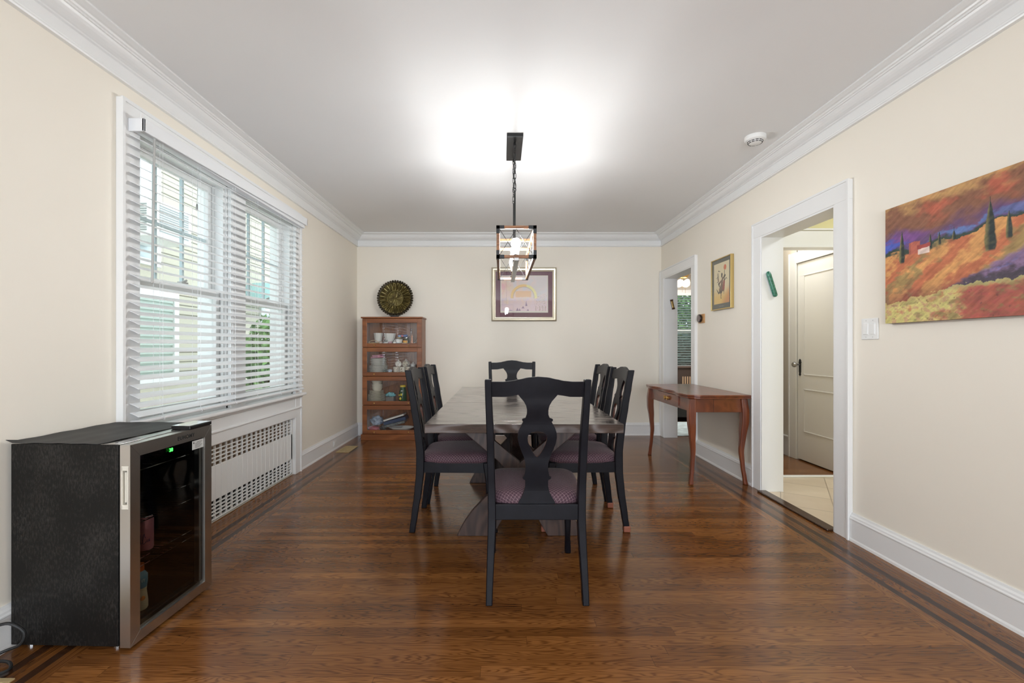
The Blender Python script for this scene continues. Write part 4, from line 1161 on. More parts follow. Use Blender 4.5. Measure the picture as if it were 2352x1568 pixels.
# second shelf: plates, cloth, tumbler, mugs, sugar bowls
def plate_bm(r, c): return lathe(bmn(), [(0, 0), (r * .62, 0), (r * .70, .004), (r, .0125), (r, .0155), (r * .7, .0075), (0, .005)], c, 32)
rnd = random.Random(11)
zz = z3
pl0 = None
for k in range(15):
    r = .118 if k < 8 else .104
    c = (X(869) + rnd.uniform(-.004, .004), 5.862 + rnd.uniform(-.004, .004), zz)
    lbl = 'white dinner plate in the tall stack under the pink cloth, second bookcase shelf' if k < 8 else 'white smaller plate high in the stack under the pink cloth, second bookcase shelf'
    tag(obj('plate', plate_bm(r, c), M['ceramic'], smooth=True), lbl, 'plate', 'dinner plates stacked on the second shelf' if k < 8 else 'side plates stacked on the second shelf')
    zz += .0122
    if k == 7: zz += .004
cl = bmn()
for i, (w, h) in enumerate(((.165, .016), (.15, .014), (.155, .012))):
    slab(cl, (X(869) + .006 * i, 5.855, zz + .012 + i * .013), (w, .13, h), .05 * i, (-.06, .08, -.12)[i], 0, .006)
put('folded_cloth', 'folded pink and mauve cloth on the plate stack, second bookcase shelf', 'cloth', cl, flat('pink_cloth', (.56, .25, .34), .8, var=.4, vs=22), smooth=False)
put('tumbler', 'square clear glass tumbler between the plates and mugs, second bookcase shelf', 'glass', lathe(bmn(), [(0, 0), (.028, 0), (.032, .055), (.029, .055), (.025, .006), (0, .006)], (X(888), 5.765, z3), 8), gl, smooth=False)
put('glass_dish', 'low clear patterned glass dish beside the square tumbler, second shelf', 'dish', lathe(bmn(), [(0, 0), (.024, 0), (.030, .05), (.027, .05), (.022, .006), (0, .006)], (X(898), 5.795, z3), 24), flat('pressed_glass', (.52, .58, .66), .12, var=.5, vs=60))
mugm = flat('patterned_ceramic', (.68, .61, .50), .3)
g = NT('mug_pattern'); nz = g.noise(g.obj(), 55, 2)
mugm = g.P(Base_Color=g.ramp(nz, [(.40, (.80, .75, .64)), (.60, (.76, .68, .54)), (.63, (.26, .12, .05)), (.70, (.06, .035, .02))]), Roughness=.3)
def mug(px, y, z, rot, label):
    t = thing('mug', label, 'mug', (X(px), y, z), 0, 'mugs heaped on the second shelf')
    t.rotation_euler = rot
    obj('body', lathe(bmn(), [(0, -.04), (.03, -.04), (.036, -.03), (.039, .04), (.036, .04), (.033, -.03), (0, -.034)], (0, 0, 0), 24), mugm, t, local=True, smooth=True)
    bm = bmn(); tube(bm, [(.036 + .026 * math.sin(PI * k / 8), 0, .024 * math.cos(PI * k / 8)) for k in range(9)], .0045, 8)
    obj('handle', bm, mugm, t, local=True, smooth=True)
mug(916, 5.84, z3 + .121, (1.50, -1.5, .25), 'brown patterned mug on top of the heap, nearer the plate stack')
mug(934, 5.84, z3 + .121, (1.55, -1.7, -.2), 'brown patterned mug on top of the heap, nearer the sugar bowls')
mug(910, 5.855, z3 + .0405, (0, 0, -1.2), 'brown patterned mug at the bottom of the heap, nearest the plates')
mug(924, 5.84, z3 + .0405, (0, 0, -1.7), 'brown patterned mug at the bottom middle of the heap')
mug(938.5, 5.83, z3 + .0405, (0, 0, -1.4), 'brown patterned mug at the bottom right of the heap')
for px, y, h, lb in ((946, 5.93, .105, 'white lidded sugar bowl, the taller one at the right of the second shelf'), (953, 5.83, .05, 'white lidded pot, the shorter one in front of the sugar bowl')):
    t = thing('sugar_bowl', lb, 'sugar bowl', (X(px), y, z3))
    obj('body', lathe(bmn(), [(0, 0), (.024, 0), (.036, h * .5), (.033, h), (0, h)], (X(px), y, z3), 22), M['ceramic'], t, smooth=True)
    obj('lid', lathe(bmn(), [(0, h), (.034, h), (.026, h + .015), (.006, h + .022), (.009, h + .034), (0, h + .037)], (X(px), y, z3), 22), M['ceramic'], t, smooth=True)
# third shelf: plates and bowls, teal bag, lemon bottle, magenta packet
zz = z2
for k in range(11):
    r = .110 if k < 7 else .092
    tag(obj('plate', plate_bm(r, (X(864.5), 5.86, zz)), M['cream'], smooth=True), 'cream dinner plate in the stack below the bowls, third bookcase shelf' if k < 7 else 'cream side plate directly under the bowls, third bookcase shelf', 'plate',
        'dinner plates stacked on the third shelf' if k < 7 else 'side plates stacked on the third shelf')
    zz += .0128
for k in range(5):
    tag(obj('bowl', lathe(bmn(), bowl_prof(.072, .046, .6), (X(866), 5.86, zz), 30), M['cream'], smooth=True), 'cream bowl in the stack on top of the plates, third bookcase shelf', 'bowl', 'bowls stacked on the third shelf')
    zz += .021 if k != 2 else .034
def lump(c, r, seed, n=3.5, amp=.35):
    bm = bmn(); ball(bm, c, r, 28, 18)
    cc = Vector(c)
    for v in bm.verts:
        d = v.co - cc; k = mnoise.noise(Vector((d.x / r[0], d.y / r[1], d.z / r[2])) * n * .5 + Vector((seed, seed * 2.3, 0))); k2 = mnoise.noise(d * 60 + Vector((seed, 0, 0)))
        v.co = cc + d * (1 + amp * k + .12 * k2)
    zmin = c[2] - r[2] * .8
    for v in bm.verts: v.co.z = max(v.co.z, zmin)
    return bm
gb = put('cardboard_box', 'grey box under the teal plastic bag, third bookcase shelf', 'box', slab(bmn(), (X(896), 5.89, z2), (.10, .12, .062)), flat('grey_card', (.17, .15, .13), .7), smooth=False)
put('plastic_bag', 'crumpled teal plastic bag lying on the grey box, third bookcase shelf', 'bag', lump((X(896), 5.87, z2 + .088), (.062, .05, .032), 3), flat('teal_film', (.16, .42, .46), .25, var=.5, vs=40))
lj = thing('lemon_juice_bottle', 'dark green bottle with yellow cap and lemon print, third bookcase shelf', 'bottle', (X(926.5), 5.82, z2))
obj('body', lathe(bmn(), [(0, 0), (.046, 0), (.05, .006), (.05, .10), (.046, .135), (.034, .165), (.032, .19), (0, .19)], (X(926.5), 5.82, z2), 28), flat('bottle_green', (.012, .06, .022), .2), lj, smooth=True)
obj('cap', lathe(bmn(), [(0, .19), (.036, .19), (.036, .214), (0, .216)], (X(926.5), 5.82, z2), 24), flat('yellow_cap', (.80, .55, .02), .35), lj, smooth=True)
ym = flat('lemon_yellow', (.75, .60, .02), .4)
for k, (a, z, r) in enumerate(((-1.75, .095, (.014, .014, .017)), (-2.45, .088, (.010, .012, .014)), (-1.95, .045, (.02, .014, .019)))):
    bm = bmn(); ball(bm, (X(926.5) + .0475 * math.cos(a), 5.82 + .0475 * math.sin(a), z2 + z), (r[0], .006 if k != 1 else .010, r[2]), 12, 8)
    obj('lemon_print', bm, ym, lj, smooth=True)
TXZ = Matrix(((1, 0, 0, 0), (0, 0, -1, 0), (0, 1, 0, 0), (0, 0, 0, 1)))    # text facing -y
bm = text_bm('ev', .03, .001, Matrix.Translation((X(926), 5.82 - .043, z2 + .143)) @ TXZ, True)
obj('lettering', bm, M['white'], lj)
put('magenta_packet', 'shiny magenta packet at the right end of the third bookcase shelf', 'packet', lump((X(953), 5.84, z2 + .07), (.025, .03, .078), 9, 3, .2), flat('magenta_foil', (.35, .02, .15), .25, .3))
# bottom shelf
put('bagged_linen', 'clear plastic bag of blue and grey linen on the bottom bookcase shelf', 'bag', lump((X(864), 5.88, z1_ + .115), (.080, .062, .062), 5, 4, .3), flat('blue_linen', (.27, .33, .42), .25, var=.6, vs=22))
put('bagged_cloth', 'red cloth in plastic under the blue linen, bottom bookcase shelf', 'cloth', lump((X(861), 5.80, z1_ + .028), (.072, .040, .032), 7, 4, .3), flat('red_cloth', (.34, .03, .045), .4, var=.3, vs=30))
put('dark_pouch', 'dark brown pouch between the linen and trays, bottom bookcase shelf', 'pouch', lump((X(884), 5.775, z1_ + .034), (.036, .022, .038), 12, 4, .25), flat('dark_pouch', (.03, .024, .022), .6))
def tilt_slab(px, y, z, d, ry, m, name, label, cat): return put(name, label, cat, slab(bmn(), (X(px), y, z), d, .0, ry, 0, .003), m, smooth=False)
tilt_slab(911, 5.84, z1_ + .074, (.26, .17, .03), -.25, flat('foil_tray', (.20, .22, .22), .3, .5, var=.5, vs=50), 'foil_tray', 'dull silver foil tray resting on the white platter, bottom shelf', 'tray')
tilt_slab(911, 5.84, z1_ + .108, (.29, .17, .042), -.25, flat('navy_box', (.02, .045, .11), .4), 'navy_box', 'flat navy blue box tilted on the foil tray, bottom bookcase shelf', 'box')
tilt_slab(908, 5.85, z1_ + .158, (.27, .17, .02), -.30, M['ceramic'], 'white_box', 'flat white box on the navy box, bottom bookcase shelf', 'box')
bm = lathe(bmn(), [(0, 0), (.10, 0), (.135, .02), (.165, .036), (.165, .04), (.13, .026), (.09, .008), (0, .006)], (0, 0, 0), 40)
bmesh.ops.transform(bm, matrix=Matrix.Translation((X(922), 5.85, z1_)) @ Matrix.Diagonal((1, .6, 1, 1)), verts=bm.verts)
put('platter', 'oval white platter at the front of the bottom bookcase shelf', 'platter', bm, M['ceramic'])
# metal sunflower plate on top
sf = thing('sunflower_plate', 'round dark bronze sunflower plate with beaded rim standing on the bookcase', 'decorative plate', (-1.372, 5.88, 1.546))
Rp, zc_ = .238, 1.546 + .012 + .238
MT = Matrix.Translation((-1.372, 5.90, zc_)) @ Matrix.Rotation(PI / 2 - .06, 4, 'X')
bm = bmn(); NA = 176; RR = []
for i, r in enumerate([0.001, .03, .06, .088, .092, .099, .104, .108, .12, .14, .16, .18, .196, .204, .212]):
    ring_ = []
    for k in range(NA):
        a = 2 * PI * k / NA
        if r < .09: h = .010 + .0045 * mnoise.noise(Vector((r * math.cos(a) * 70, r * math.sin(a) * 70, 3)))
        elif r < .107: h = .020
        else:
            t_ = (r - .107) / .105; h = .008 + .030 * t_ + (.013 * math.sin(math.pi * min(1, t_ * 1.02)) * math.cos(a * 22) if r < .2 else 0)
        ring_.append(MT @ Vector((r * math.cos(a), r * math.sin(a), h)))
    RR.append(ring_)
RR.append([MT @ Vector((.214 * math.cos(2 * PI * k / NA), .214 * math.sin(2 * PI * k / NA), .034)) for k in range(NA)])
RR.append([MT @ Vector((.10 * math.cos(2 * PI * k / NA), .10 * math.sin(2 * PI * k / NA), -.002)) for k in range(NA)])
rings(bm, RR)
def bronze(name, a, b_, sc_):
    g = NT(name); nz = g.noise(g.obj(), sc_, 5, .65)
    g.bump(g.noise(g.obj(), 120, 3), .12, .003)
    return g.P(Base_Color=g.ramp(nz, [(.35, a), (.62, b_)]), Roughness=.38, Metallic=.75)
obj('dish', bm, bronze('olive_brass', (.05, .036, .012), (.17, .135, .045), 16), sf, smooth=True, ang=50)
bm = bmn()
for k in range(44):
    a = 2 * PI * k / 44
    p = MT @ Vector((.221 * math.cos(a), .221 * math.sin(a), .034)); ball(bm, p, .0145, 10, 7)
tube(bm, [MT @ Vector((.206 * math.cos(2 * PI * k / 60), .206 * math.sin(2 * PI * k / 60), .038)) for k in range(60)], .007, 6, True)
obj('beaded_rim', bm, bronze('dark_bronze', (.018, .014, .009), (.06, .045, .022), 20), sf, smooth=True)
bm = bmn(); box(bm, -1.425, -1.319, 5.84, 5.97, 1.546, 1.558, .003); box(bm, -1.40, -1.344, 5.915, 5.93, 1.556, 1.70, .003); box(bm, -1.425, -1.319, 5.835, 5.85, 1.546, 1.574, .003)
obj('stand', bm, M['rubber'], sf)
bm = bmn(); tube(bm, [(-1.80, 6.015, .36), (-1.79, 6.0, .22), (-1.80, 5.96, .09), (-1.815, 5.90, .02), (-1.81, 5.80, .006)], .0035, 6)
tag(obj('trailing_cable', bm, M['white'], smooth=True), 'thin white cable hanging to the floor beside the bookcase', 'cable')
bm = lump((-1.79, 5.99, .30), (.032, .015, .03), 4, 3, .3)
tag(obj('pink_tag', bm, flat('bright_pink', (.75, .08, .16), .6), smooth=True), 'small bright pink scrap sticking out behind the bookcase', 'cloth')

# ------------------------------------------------------------ pictures
def painted(name, origin, du, dv, nu, nv, fn, mat, parent):
    """a canvas or print: a grid mesh whose colours are painted by a function of (u, v)"""
    bm = bmn(); lay = bm.verts.layers.float_color.new('paint')
    V = []
    for j in range(nv + 1):
        row = []
        for i in range(nu + 1):
            u, v = i / nu, j / nv
            w = bm.verts.new(Vector(origin) + Vector(du) * u + Vector(dv) * v); w[lay] = (*[max(0, min(1, c)) for c in fn(u, v)], 1)
            row.append(w)
        V.append(row)
    for j in range(nv):
        for i in range(nu): bm.faces.new((V[j][i], V[j][i + 1], V[j + 1][i + 1], V[j + 1][i]))
    return obj(name, bm, mat, parent)
def fb(x, y, s=0, o=4):
    a, r, q = 0, .5, 1
    for _ in range(o): a += r * mnoise.noise(Vector((x * q, y * q, s))); r *= .55; q *= 2.1
    return a
def sst(a, b_, x):
    t = max(0, min(1, (x - a) / (b_ - a))); return t * t * (3 - 2 * t)
def lp(a, b_, t): return tuple(x + (y - x) * t for x, y in zip(a, b_))
C = {k: rgb(*v) for k, v in dict(or1=(206, 110, 40), or2=(196, 84, 40), br=(140, 84, 50), ye=(214, 160, 70), vi=(98, 62, 120), pu=(128, 60, 150), bl=(52, 84, 200), sb=(86, 120, 190), gr=(44, 66, 52), dg=(24, 42, 40),
     fo=(222, 150, 52), fr=(200, 100, 34), ol=(140, 128, 60), la=(134, 98, 140), lv=(112, 110, 180), dp=(70, 56, 72), lg=(216, 202, 96), rd=(176, 52, 46), dr=(120, 60, 50), wh=(226, 196, 180), ho=(196, 88, 56), ro=(168, 52, 40), tn=(196, 150, 96)).items()}
def landscape(u, v):
    n1, n2, n3 = fb(u * 5, v * 5, 1), fb(u * 9, v * 12, 5), fb(u * 26, v * 30, 9)
    vv = v + .05 * n2
    hor = .59 + .10 * sst(.2, 1, u) + .02 * math.sin(u * 23)
    if vv > hor:
        t = (vv - hor) / (1 - hor)
        c = lp(C['vi'], C['br'], sst(.15, .5, t + .35 * n1)); c = lp(c, C['or2'], sst(.05, .35, n1) * sst(.3, .6, t) * .9); c = lp(c, C['ye'], sst(.7, 1.1, t + .4 * n2) * .8)
        c = lp(c, C['pu'], sst(.45, .1, abs(u - .14) * 2 + abs(t - .28) * 2) * .8); c = lp(c, C['bl'], sst(.26, .06, abs(u - .03) * 1.6 + abs(t - .16) * 1.3 + .3 * n3))
        c = lp(c, C['sb'], sst(.24, .08, abs(u - .44) * 1.2 + abs(t - .13) * 1.8 + .25 * n3)); c = lp(c, C['sb'], .6 * sst(.3, .1, abs(u - .72) + abs(t - .14) * 1.6 + .3 * n3))
        c = lp(c, C['gr'], sst(.12, .03, t + .1 * n3))
    else:
        line = .585 + .12 * sst(.15, .9, u)
        k = u * 1.0 - (v - .25) * .75
        k2 = fb((u * .5 + v * .6) * 5, (u * .62 - v * .55) * 30, 41)
        stripe = math.sin(26 * k + 3 * n1) + 1.6 * k2
        c = lp(C['fr'], C['fo'], sst(-.5, .8, stripe + n3)); c = lp(c, C['ol'], sst(.45, 1.0, math.sin(13 * k + 1.0 + 3 * n2)) * .7); c = lp(c, C['dr'], .6 * sst(.34, .2, vv))
        c = lp(c, C['gr'], sst(.035, .0, abs(vv - line) + .04 * n3) * sst(.62, .1, u))
        lav = .20 + (u - .30) * .62; lav2 = .17 + .06 * u
        inl = sst(0, .04, lav - vv + .03 * n3) * sst(.30, .36, u)
        c = lp(c, lp(C['la'], C['lv'], sst(.0, .3, n2)), inl); c = lp(c, C['dp'], inl * sst(.12, .02, abs(vv - (.24 + .02 * u)) + .1 * n3) )
        sh = .20 - .03 * math.cos(u * 6) + .05 * u + .04 * n3
        if vv < sh:
            f = lp(C['lg'], C['tn'], sst(-.1, .25, n3)); f = lp(f, C['rd'], sst(.28, .5, u + .35 * n2) * .9); f = lp(f, C['dr'], sst(.2, .4, fb(u * 40, v * 30, 21)) * .8); f = lp(f, C['or2'], sst(.1, .35, fb(u * 16, v * 16, 31)) * .6); f = lp(f, C['ol'], sst(.05, .3, fb(u * 11, v * 14, 51)) * .75); f = lp(f, C['dr'], sst(.0, .3, fb(u * 7, v * 9, 61)) * .6 * sst(.4, .6, u))
            c = lp(c, f, sst(0, .03, sh - vv)); c = lp(c, C['lg'], sst(.05, 0, sh - vv) * .6)
    def cyp(u0, w, v0, v1):
        nonlocal c
        if v0 < v < v1 + .02:
            t = (v - v0) / (v1 - v0); ww = max(1e-4, w * (1 - t ** 2.2) * (.75 + .25 * sst(0, .15, t)) * (1 + .35 * n3))
            d = abs(u - u0) / max(ww, 1e-4)
            c = lp(c, lp(C['dg'], C['ol'], max(0, .75 * sst(-.1, .9, (u0 - u) / ww) + .4 * n3)), sst(1.12, .8, d) * sst(0, .02, v - v0))
    cyp(.112, .019, .49, .775); cyp(.283, .012, .555, .69); cyp(.333, .010, .575, .69); cyp(.41, .012, .59, .67); cyp(.58, .028, .452, .815); cyp(.659, .015, .51, .71)
    if .155 < u < .225 and .56 < v < .66 - .25 * abs(u - .19): c = lp(C['ho'], C['dr'], .4 * (u < .17))
    if .21 < u < .28 and .545 < v < .585 + .1 * (u - .21): c = C['wh']
    if .205 < u < .285 and .585 + .1 * (u - .21) <= v < .618 + .05 * (u - .2): c = C['ro']
    gl_ = .30 * c[0] + .5 * c[1] + .2 * c[2]
    st_ = fb((u * .55 + v * .6) * 9, (u * .62 - v * .55) * 60, 71)
    return tuple((x * .78 + gl_ * .2 + .012) * (1 + .3 * n3 + .45 * st_) for x in c)  # greyed and lifted: the wash of gloss reflection is put into the paint
xc = XR - .034
lc = thing('landscape_picture', 'large unframed colourful landscape canvas of fields and cypresses on the right wall', 'painting', (XR, 2.01, 1.29))
py0, py1, pz0, pz1 = 1.556, 2.470, 1.290, 1.905
painted('painted_face', (xc, py1, pz0), (0, py0 - py1, 0), (0, 0, pz1 - pz0), 400, 264, landscape, M['canvas'], lc)
bm = bmn(); box(bm, xc + .0008, XR - .001, py0, py1, pz0, pz1)
obj('canvas_edge', bm, flat('canvas_edge_brown', (.16, .07, .03), .6, var=.5, vs=12), lc)
# gold framed figure print
fy0, fy1, fz0, fz1 = 4.143, 4.535, 1.524, 2.016
xfr = XR - .032
fp = thing('framed_figure_print', 'small gold framed print of dancing figures with a red sun on the right wall', 'picture', (XR, (fy0 + fy1) / 2, fz0))
bm = bmn(); w = .009
for q in ((fy0, fy0 + w, fz0, fz1), (fy1 - w, fy1, fz0, fz1), (fy0 + w, fy1 - w, fz0, fz0 + w), (fy0 + w, fy1 - w, fz1 - w, fz1)): box(bm, xfr, XR - .001, q[0], q[1], q[2], q[3], .002)
obj('frame', bm, M['goldframe'], fp)
bm = bmn(); box(bm, xfr + .012, XR - .002, fy0 + w, fy1 - w, fz0 + w, fz1 - w)
obj('mount', bm, M['greymat'], fp)
def seg(p, a, b_):
    ax, ay = a; bx, by = b_; px, py = p
    t = max(0, min(1, ((px - ax) * (bx - ax) + (py - ay) * (by - ay)) / ((bx - ax) ** 2 + (by - ay) ** 2)))
    return math.hypot(px - ax - t * (bx - ax), (py - ay - t * (by - ay))), t
A_bg, A_bg2, A_bg3 = rgb(222, 208, 170), rgb(226, 190, 110), rgb(205, 140, 84)
A_f, A_d, A_r, A_s = rgb(112, 84, 68), rgb(52, 46, 36), rgb(150, 70, 60), rgb(206, 92, 68)
def figure(u, v):
    n = fb(u * 9, v * 12, 2)
    c = lp(A_bg, A_bg2, sst(.45, .12, v + .1 * n)); c = lp(c, A_bg3, sst(.7, 1.15, u * .9 + (.38 - v) * 1.1))
    p = (u, v * 1.32)
    def limb(a, b_, w0, w1, col):
        nonlocal c
        d, t = seg(p, a, b_)
        if d < w0 + (w1 - w0) * t: c = lp(col, A_d, .35 * max(0, n))
    q = lambda x, y: (x, y * 1.32)
    if math.hypot((u - .73), (v - .86) * 1.32) < .085: c = lp(A_s, A_bg3, .3 + .6 * n)
    limb(q(.70, .79), q(.70, .66), .012, .02, A_d); limb(q(.72, .66), q(.60, .60), .045, .02, A_d)      # raised arm
    limb(q(.53, .66), q(.53, .71), .042, .045, A_d)                                                 # head
    limb(q(.57, .60), q(.52, .45), .045, .065, A_f); limb(q(.52, .45), q(.46, .33), .07, .12, A_f)       # torso, skirt
    limb(q(.50, .55), q(.33, .49), .03, .04, A_f); limb(q(.33, .49), q(.38, .41), .045, .012, A_d)       # other arm
    limb(q(.42, .30), q(.32, .26), .03, .03, A_d); limb(q(.32, .26), q(.18, .37), .03, .008, A_d)        # lifted leg
    limb(q(.48, .30), q(.47, .13), .026, .012, A_d); limb(q(.47, .13), q(.51, .125), .014, .008, A_d)
    limb(q(.67, .52), q(.63, .35), .055, .07, A_r); limb(q(.70, .55), q(.80, .60), .02, .012, A_d); limb(q(.80, .60), q(.87, .56), .014, .004, A_d); limb(q(.68, .57), q(.68, .60), .02, .022, A_d)
    limb(q(.66, .32), q(.65, .22), .016, .006, A_d); limb(q(.56, .32), q(.62, .29), .02, .01, A_d)
    limb(q(.28, .75), q(.28, .62), .02, .025, A_d); limb(q(.28, .62), q(.31, .55), .04, .02, A_f); limb(q(.30, .80), q(.33, .82), .012, .012, A_d); limb(q(.33, .80), q(.42, .79), .012, .006, A_d); limb(q(.26, .66), q(.14, .64), .012, .004, A_d); limb(q(.28, .55), q(.20, .53), .014, .006, A_d)
    return c
pm = .036
painted('print_sheet', (xfr + .0112, fy1 - w - pm, fz0 + w + .048), (0, -(fy1 - fy0 - 2 * w - 2 * pm), 0), (0, 0, fz1 - fz0 - 2 * w - .048 - pm), 96, 128, figure, M['print'], fp)
bm = text_bm('I N G U B A', .017, .0002, Matrix.Translation((xfr + .0116, (fy0 + fy1) / 2, fz0 + w + .022)) @ Matrix(((0, 0, -1, 0), (-1, 0, 0, 0), (0, 1, 0, 0), (0, 0, 0, 1))))
obj('lettering', bm, flat('faint_lettering', (.30, .30, .27), .5), fp)
bm = bmn(); box(bm, xfr + .005, xfr + .0065, fy0 + w, fy1 - w, fz0 + w, fz1 - w)
obj('glass', bm, M['picglass'], fp)
# champagne framed rainbow print on the back wall
rx0, rx1, rz0, rz1 = -.133, .728, 1.508, 2.220
rp = thing('framed_arch_print', 'champagne framed pastel print of a golden arch on the far wall', 'picture', ((rx0 + rx1) / 2, YB, rz0))
bm = bmn(); fw_ = .056
pf = [(0, -.002), (0, -.018), (.008, -.026), (.020, -.030), (.034, -.026), (.044, -.018), (.050, -.019), (.056, -.014), (.056, -.002)]
cs = [(rx0, rz0, 1, 1), (rx1, rz0, -1, 1), (rx1, rz1, -1, -1), (rx0, rz1, 1, -1)]
rings(bm, [[(cx_ + d * sx, YB + h, cz_ + d * sz) for d, h in pf] for cx_, cz_, sx, sz in cs], closed=True)
obj('frame', bm, M['gold'], rp, smooth=True, ang=30)
bm = bmn(); box(bm, rx0 + .05, rx1 - .05, YB - .010, YB - .003, rz0 + .05, rz1 - .05)
obj('mount', bm, M['plum'], rp)
ix0, ix1, iz0, iz1 = -.015, .615, 1.622, 2.114
bm = bmn(); box(bm, ix0, ix1, YB - .0112, YB - .010, iz0, iz1)
obj('inner_border', bm, M['ivory'], rp)
K = {k: tuple(min(.9, x * 1.45) for x in rgb(*v)) for k, v in dict(pk=(214, 184, 176), pe=(218, 186, 158), li=(184, 178, 206), gy=(190, 188, 190), go=(214, 176, 116), gl=(226, 200, 144), tn=(206, 170, 128), dk=(120, 98, 124), rs=(200, 150, 156), mv=(120, 112, 160), tr=(150, 130, 110)).items()}
def arch(u, v):
    n, n2, n3 = fb(u * 5, v * 4, 4), fb(u * 12, v * 10, 7), fb(u * 50, v * 40, 8)
    c = lp(K['pk'], K['pe'], sst(-.2, .35, n)); c = lp(c, K['gy'], sst(.4, .95, u * .6 + v * .55 + .5 * n) * .8); c = lp(c, K['mv'], .75 * sst(.28, .02, u * .8 + v * .5 + .12 * n2)); c = lp(c, K['rs'], .7 * sst(.2, .02, abs(u - .03) + abs(v - .72) * .7 + .2 * n2)); c = lp(c, K['li'], .6 * sst(.5, .1, v + .3 * n2))
    for a, b_ in (((.27, 1), (.32, .6)), ((.66, .9), (.5, .62)), ((1, .62), (.75, .42))):
        d, t = seg((u, v), a, b_); c = lp(c, K['gy'], .75 * sst(.06, .02, d + .03 * n2))
    d = math.hypot((u - .49) * 1.28, v - .40)
    if v > .36:
        c = lp(c, K['go'] if u < .55 else K['gl'], sst(.375, .365, d) * sst(.29, .30, d) * .95)
        c = lp(c, K['dk'], .55 * sst(.01, .002, abs(d - .292)))
    if .31 < u < .65 and .40 + .04 * n2 < v < .575: c = lp(c, K['tn'], .85)
    if v < .30: c = lp(c, K['pk'], .5)
    if u > .72: c = lp(c, K['tr'], .75 * sst(.12, .3, n3) * sst(.55, .40, v) * sst(.7, .78, u))
    for x in (.755, .84, .905, .965):
        if abs(u - x) < .004 and v < .15: c = K['tr']
    for x, y, w_, h_ in ((.545, .14, .022, .16), (.475, .07, .035, .07), (.35, .0, .03, .10), (.40, .0, .025, .08), (.58, .0, .03, .06), (.2, 0, .06, .03), (.12, 0, .03, .03)):
        if y < v < y + h_ and abs(u - x) < w_ * (1 - (v - y) / h_) + .006 * n2: c = lp(c, K['dk'], .85)
    return c
painted('print_sheet', (ix0 + .012, YB - .0118, iz0 + .022), (ix1 - ix0 - .024, 0, 0), (0, 0, iz1 - iz0 - .034), 130, 100, arch, M['print'], rp)
bm = bmn(); box(bm, rx0 + .052, rx1 - .052, YB - .0150, YB - .0140, rz0 + .052, rz1 - .052)
obj('glass', bm, M['picglass'], rp)

# ------------------------------------------------------------ console table by the right wall
ct = thing('console_table', 'red cherry fold-top console table with curved legs against the right wall', 'table', (1.83, 4.37, 0))
ky0, ky1, kx1 = 3.80, 4.985, 2.088
def top_poly(ins=0):
    P = [(kx1, ky0 + ins)]
    P += [(1.66, ky0 + ins), (1.615 + ins * .5, ky0 + .012 + ins)]
    for k in range(31):
        t = k / 30; y = ky0 + .045 + (ky1 - ky0 - .09) * t
        P.append((1.572 + ins - .014 * math.cos(2 * PI * t) + .012 * math.cos(6 * PI * t), y))
    P += [(1.615 + ins * .5, ky1 - .012 - ins), (1.66, ky1 - ins), (kx1, ky1 - ins)]
    return P
for z0, z1, nm in ((.731, .7455, 'lower_top'), (.747, .7625, 'fold_top')):
    bm = bmn(); prism(bm, top_poly(.0 if nm == 'fold_top' else .003), lambda u, v, w: (u, v, w), z0, z1)
    obj(nm, bm, M['console'], ct, bev=.003)
ax0, ax1, ay0, ay1 = 1.60, 2.06, 3.845, 4.945
bm = bmn()
box(bm, ax0 + .012, ax1, ay0 + .01, ay0 + .03, .612, .731); box(bm, ax0 + .012, ax1, ay1 - .03, ay1 - .01, .612, .731); box(bm, ax0 + .012, ax0 + .032, ay0 + .01, ay1 - .01, .612, .731); box(bm, ax1 - .02, ax1, ay0 + .03, ay1 - .03, .612, .731)
obj('apron', bm, M['console'], ct, bev=.002)
bm = bmn(); box(bm, 1.795, 1.797, ay0 + .0085, ay0 + .0105, .612, .731)
obj('gate_seam', bm, M['darkvoid'], ct)
bm = bmn(); box(bm, ax0 + .002, ax0 + .016, 4.135, 4.665, .632, .722, .004)
dw = obj('drawer', bm, M['console'], ct)
bm = bmn(); yk = 4.40
for s in (-1, 1):
    tube(bm, [(ax0 - .002, yk, .677), (ax0 - .012, yk + s * .02, .69), (ax0 - .013, yk + s * .042, .690), (ax0 - .010, yk + s * .052, .677), (ax0 - .012, yk + s * .042, .662), (ax0 - .012, yk + s * .02, .664), (ax0 - .002, yk, .677)], .0055, 8)
    cyl(bm, (ax0 + .003, yk + s * .038, .677), (ax0 - .016, yk + s * .038, .677), .010, .006, 10)
ball(bm, (ax0 - .008, yk, .677), .010)
obj('handle', bm, M['brass'], dw, smooth=True)
for lx, ly, sx, sy in ((1.622, 3.868, -1, -1), (1.622, 4.922, -1, 1), (2.045, 3.868, 1, -1), (2.045, 4.922, 1, 1)):
    bm = bmn(); R = []
    for i in range(31):
        z = .731 * (1 - i / 30)
        off = interp([(0, .030), (.05, .022), (.15, .004), (.28, -.010), (.42, .004), (.54, .020), (.62, .020), (.731, .006)], z); w_ = interp([(0, .036), (.04, .030), (.15, .030), (.35, .040), (.52, .058), (.62, .060), (.731, .054)], z)
        if sx > 0: ox = off * .75
        else: ox = -off * .6
        oy = off * .35 * sy; x_, y_ = lx + ox, ly + oy; h = w_ / 2
        R.append([(x_ - h, y_ - h, z), (x_ + h, y_ - h, z), (x_ + h, y_ + h, z), (x_ - h, y_ + h, z)])
    rings(bm, R)
    obj('leg', bm, M['console_v'], ct, smooth=True, bev=.006)

